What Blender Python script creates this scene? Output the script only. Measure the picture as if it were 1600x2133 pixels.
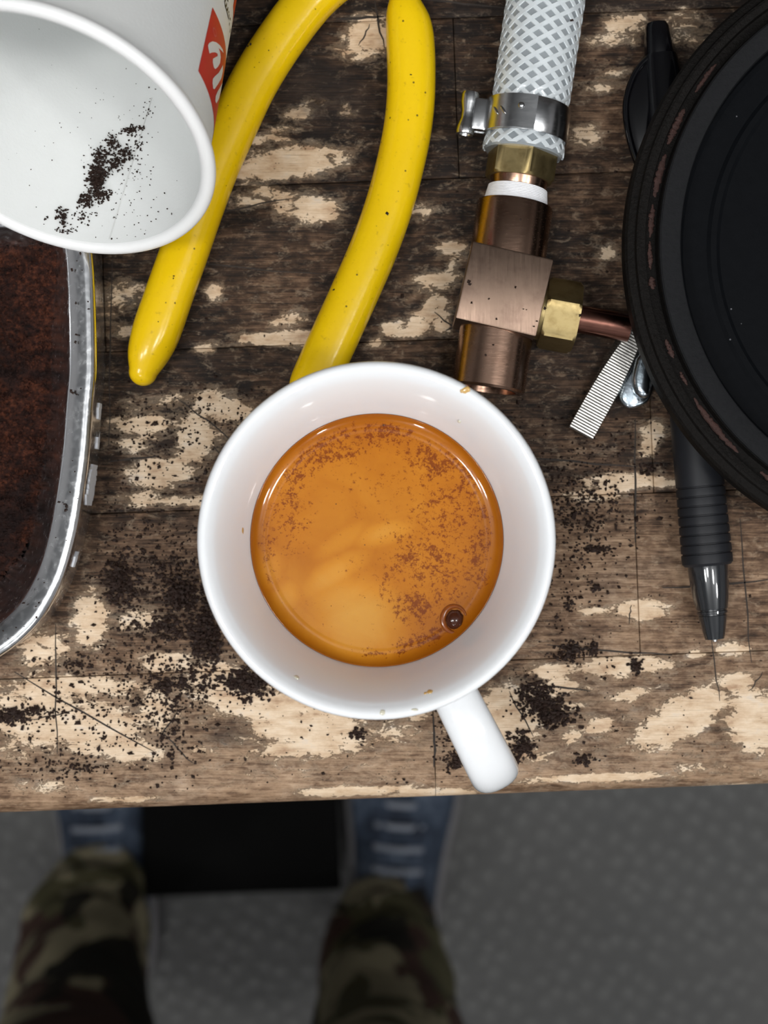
import bpy, bmesh, math, random
import numpy as np
from mathutils import Vector, Matrix, noise

for o in list(bpy.data.objects): bpy.data.objects.remove(o, do_unlink=True)
SC = bpy.context.scene
COL = SC.collection
RNG = np.random.default_rng(7)
random.seed(7)
rad = math.radians

# ------------------------------------------------------------------ camera / light
TZ = 1000.0          # bench top above the floor, mm
D = 345.0            # camera above the bench top, mm
FPX = 3200.0         # focal length in pixels of the 1600 x 2133 frame
TILT = rad(1.0)
cam_d = bpy.data.cameras.new('camera'); cam = bpy.data.objects.new('camera', cam_d); COL.objects.link(cam)
cam.location = (0, 0, (TZ + D) / 1000); cam.rotation_euler = (TILT, 0, 0)
cam_d.sensor_fit = 'HORIZONTAL'; cam_d.sensor_width = 36.0; cam_d.lens = 36.0 * FPX / 1600.0
cam_d.clip_start = 0.02; cam_d.clip_end = 50
cam_d.dof.use_dof = True; cam_d.dof.focus_distance = 0.318; cam_d.dof.aperture_fstop = 24.0
SC.camera = cam

w = bpy.data.worlds.new('world'); SC.world = w; w.use_nodes = True
w.node_tree.nodes['Background'].inputs[0].default_value = (0.80, 0.88, 1.0, 1)
w.node_tree.nodes['Background'].inputs[1].default_value = 0.05

def bulb(name, loc, power, col, r=0.075):
    l = bpy.data.lights.new(name, 'POINT'); l.shadow_soft_size = r; l.energy = power; l.color = col
    o = bpy.data.objects.new(name, l); COL.objects.link(o); o.location = loc
    return o
for lx, ly, pw in ((-0.75, -0.36, 19), (-0.34, -0.24, 15), (0.42, -0.24, 15), (0.95, -0.38, 19), (-0.6, -1.6, 22), (0.8, -1.6, 22)):
    bulb('ceiling_bulb_light', (lx, ly, 2.42), pw, (1.0, 0.98, 0.955))

vs = SC.view_settings
vs.view_transform = 'Standard'; vs.look = 'None'; vs.gamma = 1.0; vs.use_curve_mapping = False
vs.exposure = -0.12

# ------------------------------------------------------------------ pixel <-> world helpers (mm, z = 0 on the bench top)
ct, st = math.cos(TILT), math.sin(TILT)
def P(px, py, h=0.0):
    cx, cy = (px - 800) / FPX, -(py - 1066.5) / FPX
    d = np.array([cx, cy * ct + st, cy * st - ct])
    t = (h - D) / d[2]
    return np.array([0, 0, D]) + d * t
def PX(v):
    v = np.asarray(v, float); x = v[..., 0]; y = v[..., 1]; z = v[..., 2] - D
    u = y * ct + z * st; b = -(-y * st + z * ct)
    return 800 + FPX * x / b, 1066.5 - FPX * u / b

# ------------------------------------------------------------------ materials
class NT:
    def __init__(s, name):
        s.m = bpy.data.materials.new(name); s.m.use_nodes = True; s.t = s.m.node_tree; s.n = s.t.nodes; s.l = s.t.links
        s.b = s.n['Principled BSDF']; s.out = s.n['Material Output']
    def node(s, typ, **kw):
        n = s.n.new(typ)
        for k, v in kw.items(): setattr(n, k, v)
        return n
    def put(s, sock, v):
        if isinstance(v, bpy.types.NodeSocket): s.l.new(v, sock)
        elif v is not None:
            if isinstance(v, (tuple, list)) and len(v) == 3 and sock.type == 'RGBA': v = (*v, 1)
            sock.default_value = v
    def math(s, op, a, b=None, c=None, clamp=False):
        n = s.node('ShaderNodeMath', operation=op, use_clamp=clamp)
        s.put(n.inputs[0], a); s.put(n.inputs[1], b)
        if c is not None: s.put(n.inputs[2], c)
        return n.outputs[0]
    def mix(s, f, a, b, blend='MIX'):
        n = s.node('ShaderNodeMix', data_type='RGBA', blend_type=blend)
        s.put(n.inputs[0], f); s.put(n.inputs[6], a); s.put(n.inputs[7], b)
        return n.outputs[2]
    def step(s, x, lo, hi, a=0.0, b=1.0):
        n = s.node('ShaderNodeMapRange', interpolation_type='SMOOTHSTEP')
        s.put(n.inputs[0], x); n.inputs[1].default_value = lo; n.inputs[2].default_value = hi
        n.inputs[3].default_value = a; n.inputs[4].default_value = b
        return n.outputs[0]
    def coord(s, scale=(1000, 1000, 1000), kind='Object', rot=(0, 0, 0), loc=(0, 0, 0)):
        tc = s.node('ShaderNodeTexCoord'); mp = s.node('ShaderNodeMapping')
        s.l.new(tc.outputs[kind], mp.inputs[0]); mp.inputs['Scale'].default_value = scale
        mp.inputs['Rotation'].default_value = rot; mp.inputs['Location'].default_value = loc
        return mp.outputs[0]
    def noise(s, vec, scale, detail=4, rough=0.55, dist=0.0):
        n = s.node('ShaderNodeTexNoise'); s.put(n.inputs['Vector'], vec)
        n.inputs['Scale'].default_value = scale; n.inputs['Detail'].default_value = detail
        n.inputs['Roughness'].default_value = rough; n.inputs['Distortion'].default_value = dist
        return n.outputs[0]
    def voro(s, vec, scale, feature='F1', rnd=1.0):
        n = s.node('ShaderNodeTexVoronoi', feature=feature); s.put(n.inputs['Vector'], vec)
        n.inputs['Scale'].default_value = scale; n.inputs['Randomness'].default_value = rnd
        return n
    def ramp(s, x, stops):
        n = s.node('ShaderNodeValToRGB'); s.put(n.inputs[0], x); e = n.color_ramp.elements
        while len(e) < len(stops): e.new(0.5)
        for i, (p, c) in enumerate(stops): e[i].position = p; e[i].color = (*c, 1)
        return n.outputs[0]
    def bump(s, h, dist, strength=1.0):
        n = s.node('ShaderNodeBump'); s.put(n.inputs['Height'], h)
        n.inputs['Distance'].default_value = dist; n.inputs['Strength'].default_value = strength
        s.l.new(n.outputs[0], s.b.inputs['Normal']); return n.outputs[0]
    def attr(s, name):
        n = s.node('ShaderNodeAttribute'); n.attribute_name = name
        sp = s.node('ShaderNodeSeparateColor'); s.l.new(n.outputs['Color'], sp.inputs[0])
        return sp.outputs
    def set(s, **kw):
        for k, v in kw.items(): s.put(s.b.inputs[k.replace('_', ' ')], v)
        return s

def plain(name, col, rough=0.5, metal=0.0, var=0.12, vscale=0.25, bump=0.0, bscale=1.0, coat=0.0, spec=0.5, **kw):
    """colour with a gentle procedural variation; scales are per mm"""
    t = NT(name); v = t.coord()
    n = t.noise(v, vscale, 4)
    dark = tuple(c * (1 - var) for c in col); lite = tuple(min(1, c * (1 + var)) for c in col)
    t.set(Base_Color=t.mix(n, dark, lite), Roughness=rough, Metallic=metal, Coat_Weight=coat, Specular_IOR_Level=spec)
    if bump: t.bump(t.noise(v, bscale, 3), bump * 0.001)
    t.set(**kw)
    return t.m

MAT = {}
def wood_material():
    t = NT('worn_bench_wood'); v = t.coord((1000, 1000, 1000))
    a = t.attr('wear_shade'); patch, light, dark = a[0], a[1], a[2]
    gr = t.coord((55, 900, 400)); gf = t.coord((120, 3200, 900))
    grain = t.noise(gr, 1.0, 6, 0.6, 0.4); fine = t.noise(gf, 1.0, 4, 0.65)
    blot = t.noise(v, 0.055, 5, 0.6); med = t.noise(t.coord((300, 620, 500)), 1.0, 5, 0.62, 0.3)
    # worn wood tone, with the painted falloff of light in it
    blot2 = t.noise(t.coord((60, 110, 80), loc=(3, 5, 1)), 1.0, 5, 0.65, 0.8)
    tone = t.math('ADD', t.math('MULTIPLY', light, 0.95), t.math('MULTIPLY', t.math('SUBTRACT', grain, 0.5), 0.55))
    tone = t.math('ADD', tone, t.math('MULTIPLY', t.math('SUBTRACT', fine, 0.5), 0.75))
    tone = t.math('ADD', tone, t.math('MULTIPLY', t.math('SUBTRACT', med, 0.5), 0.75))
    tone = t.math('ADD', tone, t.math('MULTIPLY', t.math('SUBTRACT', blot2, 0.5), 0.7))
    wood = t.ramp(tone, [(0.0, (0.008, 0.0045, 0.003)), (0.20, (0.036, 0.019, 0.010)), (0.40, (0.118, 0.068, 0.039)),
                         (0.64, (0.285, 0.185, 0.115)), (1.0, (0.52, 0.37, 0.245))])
    grey = t.mix(t.step(blot, 0.48, 0.72), (1, 1, 1), (0.84, 0.90, 1.0))
    wood = t.mix(0.7, wood, grey, 'MULTIPLY')
    # remains of the pale lacquered skin
    edge = t.noise(t.coord((260, 520, 500)), 1.0, 7, 0.72, 0.7)
    edge2 = t.noise(t.coord((1300, 2600, 1500)), 1.0, 4, 0.65)
    f = t.math('ADD', patch, t.math('MULTIPLY', t.math('SUBTRACT', edge, 0.5), 1.7))
    f = t.math('ADD', f, t.math('MULTIPLY', t.math('SUBTRACT', edge2, 0.5), 0.55))
    m_soft = t.step(f, 0.16, 0.60); m_hard = t.step(f, 0.50, 0.57)
    m = t.math('ADD', t.math('MULTIPLY', m_soft, 0.34), t.math('MULTIPLY', m_hard, 0.66))
    pn = t.noise(t.coord((150, 320, 200)), 1.0, 6, 0.65)
    pale = t.ramp(pn, [(0.28, (0.34, 0.205, 0.118)), (0.43, (0.56, 0.405, 0.265)), (0.60, (0.70, 0.555, 0.40)), (0.74, (0.62, 0.54, 0.46))])
    pale = t.mix(t.math('MULTIPLY', t.step(fine, 0.52, 0.72), 0.5), pale, (0.27, 0.175, 0.11))
    rimd = t.math('MULTIPLY', t.step(f, 0.40, 0.50), t.step(f, 0.50, 0.60, 1, 0))
    col = t.mix(m, wood, pale)
    col = t.mix(t.math('MULTIPLY', rimd, 0.35), col, (0.07, 0.042, 0.026))
    # dark blotches mixed over the surface
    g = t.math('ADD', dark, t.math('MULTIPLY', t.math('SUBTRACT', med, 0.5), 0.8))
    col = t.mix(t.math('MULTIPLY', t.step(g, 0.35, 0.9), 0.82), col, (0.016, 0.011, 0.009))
    # pits
    vo = t.voro(t.coord((700, 1300, 700)), 1.0)
    pit = t.step(vo.outputs['Distance'], 0.10, 0.17, 1, 0)
    rn = t.math('GREATER_THAN', t.noise(v, 0.23, 2), 0.56)
    col = t.mix(t.math('MULTIPLY', t.math('MULTIPLY', pit, rn), 0.75), col, (0.02, 0.012, 0.009))
    t.set(Base_Color=col, Roughness=t.mix(m_hard, (0.62,) * 3, (0.32,) * 3), Specular_IOR_Level=0.22)
    h = t.math('ADD', t.math('MULTIPLY', m_hard, 0.55), t.math('ADD', t.math('MULTIPLY', fine, 0.35), t.math('MULTIPLY', grain, 0.3)))
    t.bump(h, 0.00035, 0.9)
    return t.m
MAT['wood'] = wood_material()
MAT['scratch'] = plain('dark_cut', (0.022, 0.016, 0.012), 0.8)
MAT['bench_frame'] = plain('bench_frame_wood', (0.05, 0.035, 0.025), 0.7)

t = NT('floor_carpet'); v = t.coord((1000, 1000, 1000), rot=(0, 0, rad(34)))
vo = t.voro(v, 0.058, rnd=0.45); n = t.noise(v, 0.012, 4); nf = t.noise(v, 0.4, 3)
c = t.mix(t.step(vo.outputs['Distance'], 0.1, 0.52), (0.178, 0.181, 0.178), (0.116, 0.118, 0.118))
c = t.mix(t.math('MULTIPLY', n, 0.6), c, (0.135, 0.131, 0.127)); c = t.mix(t.math('MULTIPLY', nf, 0.35), c, (0.06, 0.06, 0.06))
t.set(Base_Color=c, Roughness=0.9, Specular_IOR_Level=0.2); t.bump(t.step(vo.outputs['Distance'], 0.1, 0.5, 1, 0), 0.002); MAT['floor'] = t.m
MAT['wall'] = plain('painted_wall', (0.38, 0.38, 0.39), 0.85, vscale=0.003)
MAT['backwall'] = plain('dark_back_wall', (0.10, 0.09, 0.085), 0.85, vscale=0.003)
MAT['ceiling'] = plain('ceiling_paint', (0.50, 0.52, 0.54), 0.9, vscale=0.003)
MAT['rubber'] = plain('block_black', (0.004, 0.004, 0.004), 0.9, spec=0.05, vscale=0.05)

# ------------------------------------------------------------------ mesh helpers
OFF = {}
def empty(name, base):
    o = bpy.data.objects.new(name, None); COL.objects.link(o); o.empty_display_size = 0.01
    b = np.array(base, float); o.location = ((b + [0, 0, TZ]) / 1000).tolist(); OFF[o.name] = b
    return o
def tag(o, label, cat, group=None, kind=None):
    if label: o['label'] = label
    if cat: o['category'] = cat
    if group: o['group'] = group
    if kind: o['kind'] = kind
    return o
def mesh(name, VF, mat, parent=None, smooth=35, base=None, label=None):
    """VF: (verts in mm in the bench-top frame, faces)"""
    Vv, F = VF
    Vv = np.asarray(Vv, float)
    if parent is not None: b = OFF[parent.name]
    elif base is not None: b = np.array(base, float)
    else: b = np.array([Vv[:, 0].mean(), Vv[:, 1].mean(), Vv[:, 2].min()])
    me = bpy.data.meshes.new(name)
    me.from_pydata(((Vv - b) / 1000).tolist(), [], [list(map(int, f)) for f in F]); me.update()
    if smooth is not None:
        me.polygons.foreach_set('use_smooth', [True] * len(me.polygons))
        if smooth < 180: me.set_sharp_from_angle(angle=rad(smooth))
    o = bpy.data.objects.new(name, me); COL.objects.link(o)
    if mat: me.materials.append(MAT[mat] if isinstance(mat, str) else mat)
    OFF[o.name] = b
    if parent is not None: o.parent = parent
    else: o.location = ((b + [0, 0, TZ]) / 1000).tolist()
    if label: o['label'] = label
    return o
def join(*parts):
    V, F, k = [], [], 0
    for v, f in parts:
        v = np.asarray(v, float); V.append(v); F += [[i + k for i in q] for q in f]; k += len(v)
    return np.vstack(V), F
def unit(v): v = np.asarray(v, float); return v / np.linalg.norm(v)
def frame(z, hint=(0, 0, 1)):
    z = unit(z); x = np.cross(hint, z)
    if np.linalg.norm(x) < 1e-6: x = np.cross((1, 0, 0), z)
    x = unit(x); return x, np.cross(z, x), z
def xf(VF, org, x, y, z):
    v = np.asarray(VF[0], float); return np.asarray(org) + v[:, :1] * x + v[:, 1:2] * y + v[:, 2:3] * z, VF[1]
def lathe(prof, n=64, closed=False, arc=None):
    """prof: list of (r, z); r = 0 ends collapse to a point"""
    V, F, rings = [], [], []
    full = arc is None
    a = np.linspace(0, 2 * math.pi, n, endpoint=False) if full else np.linspace(arc[0], arc[1], n)
    for r, z in prof:
        if r <= 1e-9: rings.append([len(V)]); V.append((0, 0, z))
        else:
            rings.append(list(range(len(V), len(V) + n))); V += [(r * math.cos(q), r * math.sin(q), z) for q in a]
    pr = list(zip(rings[:-1], rings[1:])) + ([(rings[-1], rings[0])] if closed else [])
    for A, B in pr:
        for i in range(n if full else n - 1):
            j = (i + 1) % n
            if len(A) == 1 and len(B) == 1: continue
            if len(A) == 1: F.append([A[0], B[j], B[i]])
            elif len(B) == 1: F.append([A[i], A[j], B[0]])
            else: F.append([A[i], A[j], B[j], B[i]])
    return np.array(V), F
def sweep(path, sect, up=(0, 0, 1), n=24, caps=True, sq=2.0):
    """path Nx3; sect: (rx, rz) per point (rx sideways, rz along up); superellipse power sq"""
    path = np.asarray(path, float); T = np.gradient(path, axis=0); V, F = [], []
    for k, p in enumerate(path):
        t = unit(T[k]); s = unit(np.cross(t, up)); u = np.cross(s, t); rx, rz = sect[k]
        for i in range(n):
            q = 2 * math.pi * i / n; c, d = math.cos(q), math.sin(q)
            V.append(p + s * rx * math.copysign(abs(c) ** (2 / sq), c) + u * rz * math.copysign(abs(d) ** (2 / sq), d))
    for k in range(len(path) - 1):
        for i in range(n):
            j = (i + 1) % n; F.append([k * n + i, k * n + j, (k + 1) * n + j, (k + 1) * n + i])
    if caps:
        F.append(list(range(n - 1, -1, -1))); F.append([(len(path) - 1) * n + i for i in range(n)])
    return np.array(V), F
def spline(pts, n):
    pts = np.asarray(pts, float); m = len(pts); out = []
    for q in np.linspace(0, m - 1, n):
        i = min(int(q), m - 2); f = q - i
        p0, p1, p2, p3 = pts[max(i - 1, 0)], pts[i], pts[i + 1], pts[min(i + 2, m - 1)]
        out.append(0.5 * (2 * p1 + (p2 - p0) * f + (2 * p0 - 5 * p1 + 4 * p2 - p3) * f ** 2 + (3 * p1 - p0 - 3 * p2 + p3) * f ** 3))
    return np.array(out)
def round_end(path, sect, k=6, end=True, start=True):
    """add hemispherical end rings to a sweep"""
    path = [np.asarray(p, float) for p in path]; sect = list(sect)
    def ext(p, q, s):
        d = unit(p - q); o = []
        for i in range(1, k + 1):
            a = math.pi / 2 * i / k; o.append((p + d * max(s) * 0.8 * math.sin(a), (max(s[0] * math.cos(a), 0.02), max(s[1] * math.cos(a), 0.02))))
        return o
    if end:
        e = ext(path[-1], path[-2], sect[-1]); path += [x[0] for x in e]; sect += [x[1] for x in e]
    if start:
        e = ext(path[0], path[1], sect[0]); path = [x[0] for x in e][::-1] + path; sect = [x[1] for x in e][::-1] + sect
    return path, sect
def box(c, size, bev=0.4, ax=None, seg=2):
    bm = bmesh.new(); bmesh.ops.create_cube(bm, size=1.0)
    for q in bm.verts: q.co = Vector((q.co.x * size[0], q.co.y * size[1], q.co.z * size[2]))
    if bev: bmesh.ops.bevel(bm, geom=bm.edges[:], offset=bev, segments=seg, profile=0.5, affect='EDGES')
    bm.verts.index_update(); V = np.array([q.co[:] for q in bm.verts]); F = [[q.index for q in f.verts] for f in bm.faces]; bm.free()
    x, y, z = ax if ax is not None else np.eye(3)
    return xf((V, F), c, np.asarray(x), np.asarray(y), np.asarray(z))
def prism(poly, z0, z1, bev=0.0):
    """extrude a 2-D outline (list of xy, ccw)"""
    bm = bmesh.new(); vv = [bm.verts.new((p[0], p[1], z0)) for p in poly]; f = bm.faces.new(vv)
    r = bmesh.ops.extrude_face_region(bm, geom=[f])
    for e in r['geom']:
        if isinstance(e, bmesh.types.BMVert): e.co.z = z1
    bmesh.ops.recalc_face_normals(bm, faces=bm.faces[:])
    if bev: bmesh.ops.bevel(bm, geom=[e for e in bm.edges if len(e.link_faces) == 2 and e.calc_face_angle(0) > 0.6], offset=bev, segments=2, profile=0.5, affect='EDGES')
    bm.verts.index_update(); V = np.array([q.co[:] for q in bm.verts]); F = [[q.index for q in g.verts] for g in bm.faces]; bm.free()
    return V, F
OCT = (np.array([(1, 0, 0), (-1, 0, 0), (0, 1, 0), (0, -1, 0), (0, 0, 1), (0, 0, -1)], float),
       [[0, 2, 4], [2, 1, 4], [1, 3, 4], [3, 0, 4], [2, 0, 5], [1, 2, 5], [3, 1, 5], [0, 3, 5]])
def crumbs(pts, sizes, flat=0.7):
    """one irregular octahedron for each point"""
    n = len(pts); pts = np.asarray(pts, float); sizes = np.asarray(sizes, float)
    base = OCT[0][None] * RNG.uniform(0.55, 1.25, (n, 6, 1)); a = RNG.uniform(0, 6.28, n); b = RNG.uniform(-0.8, 0.8, n)
    x, y, z = base[..., 0], base[..., 1], base[..., 2]
    y, z = y * np.cos(b)[:, None] - z * np.sin(b)[:, None], y * np.sin(b)[:, None] + z * np.cos(b)[:, None]
    x, y = x * np.cos(a)[:, None] - y * np.sin(a)[:, None], x * np.sin(a)[:, None] + y * np.cos(a)[:, None]
    el = RNG.uniform(0.75, 1.4, n)[:, None]
    V = np.stack([x * el, y / el, z * flat], -1) * sizes[:, None, None] + pts[:, None]
    F = (np.array(OCT[1])[None] + (np.arange(n) * 6)[:, None, None]).reshape(-1, 3)
    return V.reshape(-1, 3), F.tolist()
def struct(name, VF, mat):
    o = mesh(name, VF, mat, None, None); o['kind'] = 'structure'; return o

# ------------------------------------------------------------------ the room
def slab(x0, x1, y0, y1, z0, z1): return box(((x0 + x1) / 2, (y0 + y1) / 2, (z0 + z1) / 2), (x1 - x0, y1 - y0, z1 - z0), 0)
RX0, RX1, RY0, RY1, FZ, CZ = -2200, 2400, -2600, 1500, -TZ, 1650
struct('floor', slab(RX0, RX1, RY0, RY1, FZ - 40, FZ), 'floor')
struct('ceiling', slab(RX0, RX1, RY0, RY1, CZ, CZ + 40), 'ceiling')
struct('wall_back', slab(RX0, RX1, RY1, RY1 + 60, FZ, CZ), 'backwall')
struct('wall_front', slab(RX0, RX1, RY0 - 60, RY0, FZ, CZ), 'wall')
struct('wall_left', slab(RX0 - 60, RX0, RY0, RY1, FZ, CZ), 'wall')
struct('wall_right', slab(RX1, RX1 + 60, RY0, RY1, FZ, CZ), 'wall')

# ------------------------------------------------------------------ the bench
BANG = rad(2.15)
e0 = P(800, 1672, 0); BX, BY = np.array([math.cos(BANG), math.sin(BANG), 0]), np.array([-math.sin(BANG), math.cos(BANG), 0])
bench = empty('workbench', (0, 0, 0))     # origin under the camera so that all staves share one coordinate frame
tag(bench, 'scarred wooden workbench top of glued staves with worn pale lacquer', 'workbench')
PATCH = [  # pale remains of lacquer: px, py, rx, ry, angle, strength
 (770,75,48,40,-20,.9),(725,112,40,14,20,.6),(620,235,34,15,-10,.75),(655,215,25,10,0,.7),(718,230,26,10,10,.75),(600,340,115,28,-8,1),
 (560,285,65,13,-14,.7),(545,355,45,20,20,.9),(555,398,34,18,0,.7),(592,425,26,28,0,.75),(655,435,52,30,0,.85),(512,417,45,11,0,.8),
 (872,438,42,16,0,.7),(940,518,30,15,0,.95),(945,552,14,11,0,.7),(912,582,44,14,-5,1),(880,600,70,25,0,.35),(907,640,24,28,25,.95),
 (922,672,18,26,-30,.85),(850,690,48,12,-4,.95),(815,678,22,9,-20,.8),(872,672,26,20,0,.85),(782,716,16,11,0,.75),(590,705,92,13,-1,1.05),
 (602,668,40,14,-10,.8),(425,727,20,9,-10,.85),(448,610,18,20,0,.75),(265,610,55,28,0,.6),(285,692,62,13,0,.75),(235,640,30,25,0,.5),
 (310,838,70,12,0,.5),(300,885,62,20,0,.98),(272,925,42,14,0,.75),(455,845,50,24,18,1.05),(408,905,33,42,-15,1.05),(502,862,26,20,0,.9),
 (392,945,42,14,0,.85),(330,985,60,28,0,1),(300,1040,46,12,0,.9),(405,1042,66,9,0,1),(420,975,22,14,0,.6),(462,900,20,22,0,.6),
 (372,832,40,18,15,.55),(188,1290,34,55,0,.95),(90,1350,62,40,0,.75),(290,1290,46,26,0,.75),(350,1380,55,20,0,.95),(160,1428,130,18,1,1),
 (452,1408,62,30,0,.95),(80,1490,92,55,0,.95),(200,1520,88,55,0,.95),(330,1480,42,40,0,.8),(270,1565,75,26,0,.8),(480,1450,85,20,0,.95),
 (640,1515,112,32,0,1),(560,1470,110,28,0,.95),(650,1558,115,20,-3,.85),(800,1530,80,30,0,.6),(862,1482,34,15,0,.85),(1062,1500,58,66,0,1.05),
 (1340,1270,50,21,0,1.05),(1240,1272,36,10,-8,.85),(1298,1386,90,18,-3,1.05),(1150,1398,52,15,0,.85),(1172,1430,52,9,0,.95),(1312,1447,42,9,-8,1),
 (1182,1470,42,8,0,.85),(1250,1510,26,18,0,.95),(1190,1532,22,16,0,.85),(1420,1495,100,40,-32,1.05),(1572,1500,52,62,0,1.05),(1535,1422,44,18,0,.95),
 (1530,1352,38,12,0,.95),(1452,1364,22,8,0,.85),(1320,1003,92,13,1,1.05),(1240,1032,56,13,0,.95),(1348,935,20,13,0,.85),(1362,900,26,25,0,.85),
 (1300,50,46,24,0,.75),(1268,82,62,14,0,.65),(1282,150,30,13,0,.65),(1217,282,40,24,0,.65),(1243,300,16,8,0,.85),(1265,528,26,20,-30,.7),
 (1422,60,52,48,0,.55),(1250,180,60,18,0,.5),(740,1648,130,10,-2,.9),(280,1664,80,8,-2,.7),(905,1652,90,9,-2,1),(1250,1620,160,9,-2,.9),
 (1520,1640,110,8,-2,.8),(100,1640,90,14,0,.55),(1450,1600,110,12,0,.5),(520,1690,600,6,-2,.6),(1120,1570,40,20,0,.6),(1130,1440,40,20,0,.8),
 (470,1180,60,10,0,.4),(1180,960,30,10,0,.5),(40,1560,50,25,0,.6),(420,1560,40,15,0,.5)]
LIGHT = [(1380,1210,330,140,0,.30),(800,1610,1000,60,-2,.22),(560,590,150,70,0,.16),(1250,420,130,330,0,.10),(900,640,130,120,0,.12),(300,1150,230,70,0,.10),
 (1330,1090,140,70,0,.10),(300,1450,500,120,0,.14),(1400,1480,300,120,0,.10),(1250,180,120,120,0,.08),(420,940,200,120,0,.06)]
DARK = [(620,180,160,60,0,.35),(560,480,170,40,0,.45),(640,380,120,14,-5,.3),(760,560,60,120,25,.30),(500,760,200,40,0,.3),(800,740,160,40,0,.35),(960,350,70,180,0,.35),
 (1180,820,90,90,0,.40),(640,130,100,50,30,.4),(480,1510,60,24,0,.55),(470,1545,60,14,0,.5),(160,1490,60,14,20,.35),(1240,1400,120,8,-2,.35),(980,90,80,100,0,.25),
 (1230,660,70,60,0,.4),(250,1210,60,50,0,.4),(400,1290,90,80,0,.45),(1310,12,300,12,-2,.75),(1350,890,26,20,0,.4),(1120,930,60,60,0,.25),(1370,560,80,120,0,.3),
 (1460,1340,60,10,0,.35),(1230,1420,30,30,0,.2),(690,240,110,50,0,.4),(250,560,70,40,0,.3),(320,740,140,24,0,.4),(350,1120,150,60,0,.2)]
def field(L, px, py, soft=1.0):
    r = np.zeros_like(px)
    for cx, cy, rx, ry, an, s in L:
        a = rad(an); dx, dy = px - cx, py - cy; u = (dx * math.cos(a) + dy * math.sin(a)) / rx; v_ = (-dx * math.sin(a) + dy * math.cos(a)) / ry
        r = np.maximum(r, s * np.exp(-0.5 * (u * u + v_ * v_) ** 1.3 * soft)) if soft == 1.0 else r + s * np.exp(-0.5 * (u * u + v_ * v_))
    return r
TH = 40.0; RAD = 7.0
edge_v = float(np.dot(e0, BY)); PITCH = 36.3
seam0 = float(np.dot(P(800, 1385, 0), BY))
rows = [edge_v] + [seam0 + PITCH * k for k in range(0, 15)]
XL, XR = -520.0, 560.0
def stave(u0, u1, v0, v1, first):
    g = 0.06; u0 += g; u1 -= g; v1 -= g
    v0 = v0 if first else v0 + g
    vis = not (u1 < -105 or u0 > 105 or v0 > 140)
    du = 1.6 if vis else 40.0; dv = 1.6 if vis else 20.0
    nu = max(2, int((u1 - u0) / du) + 1)
    prof = []                          # (v, z) across the stave, from the front underside over the top to the back underside
    if first:
        prof += [(v0, -TH)] + [(v0 + RAD - RAD * math.cos(a), -RAD + RAD * math.sin(a)) for a in np.linspace(0, math.pi / 2, 12)]
        vs_ = np.linspace(v0 + RAD, v1 - 0.3, max(2, int((v1 - v0) / dv)))[1:]
    else:
        prof += [(v0, -TH), (v0, -0.25), (v0 + 0.08, -0.07)]; vs_ = np.linspace(v0 + 0.3, v1 - 0.3, max(2, int((v1 - v0) / dv)))
    prof += [(q, 0.0) for q in vs_] + [(v1 - 0.08, -0.07), (v1, -0.25), (v1, -TH)]
    us = np.linspace(u0 + 0.3, u1 - 0.3, nu); us = np.r_[u0, u0 + 0.08, us, u1 - 0.08, u1]
    zd = np.r_[-0.25, -0.07, np.zeros(nu), -0.07, -0.25]
    V, F = [], []; m = len(prof); zj = random.uniform(-0.06, 0.0)
    for i, u in enumerate(us):
        for (q, z) in prof:
            zz = z if z < -5 else min(z, zd[i]) + zj
            p = BX * u + BY * q; V.append((p[0], p[1], zz))
    for i in range(len(us) - 1):
        for j in range(m - 1): F.append([i * m + j, (i + 1) * m + j, (i + 1) * m + j + 1, i * m + j + 1])
        F.append([i * m + m - 1, (i + 1) * m + m - 1, (i + 1) * m, i * m])
    F.append(list(range(m))); F.append([(len(us) - 1) * m + j for j in range(m - 1, -1, -1)])
    V = np.array(V); o = mesh('stave', (V, F), 'wood', bench, 40)
    px, py = PX(V); at = o.data.color_attributes.new('wear_shade', 'FLOAT_COLOR', 'POINT')
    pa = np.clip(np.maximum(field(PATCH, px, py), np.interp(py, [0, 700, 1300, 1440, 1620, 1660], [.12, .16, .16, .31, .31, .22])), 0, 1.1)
    base = np.interp(py, [0, 600, 1150, 1500, 1700], [0.07, 0.085, 0.175, 0.26, 0.32]) + RNG.uniform(-0.02, 0.03)  # weaker light at the far side is painted in as darker wood
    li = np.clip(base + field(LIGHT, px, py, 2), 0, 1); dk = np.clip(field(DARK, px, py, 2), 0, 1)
    if not vis: pa = np.full(len(V), 0.25)
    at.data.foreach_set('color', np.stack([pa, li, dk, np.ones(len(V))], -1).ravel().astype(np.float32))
ENDS = {0: [-330, 9.5, 175], 1: [-180, 56.5, 320], 2: [-300, 61, 290], 3: [-61, 300], 4: [-61.5, 20, 260], 5: [-280, 130, 400]}
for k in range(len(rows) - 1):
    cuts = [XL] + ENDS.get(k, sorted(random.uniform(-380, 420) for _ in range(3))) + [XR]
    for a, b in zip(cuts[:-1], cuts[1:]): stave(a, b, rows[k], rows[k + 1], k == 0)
vb = rows[-1]
for su, sv in ((XL + 60, edge_v + 60), (XR - 60, edge_v + 60), (XL + 60, vb - 60), (XR - 60, vb - 60)):
    c = BX * su + BY * sv; mesh('leg', box((c[0], c[1], (-TZ - TH) / 2), (70, 70, TZ - TH), 3), 'bench_frame', bench, 35)
for sv in (edge_v + 60, vb - 60):
    c = BX * (XL + XR) / 2 + BY * sv; mesh('apron', box((c[0], c[1], -TH - 50), (XR - XL - 190, 26, 98), 2, (BX, BY, (0, 0, 1))), 'bench_frame', bench, 35)
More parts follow.
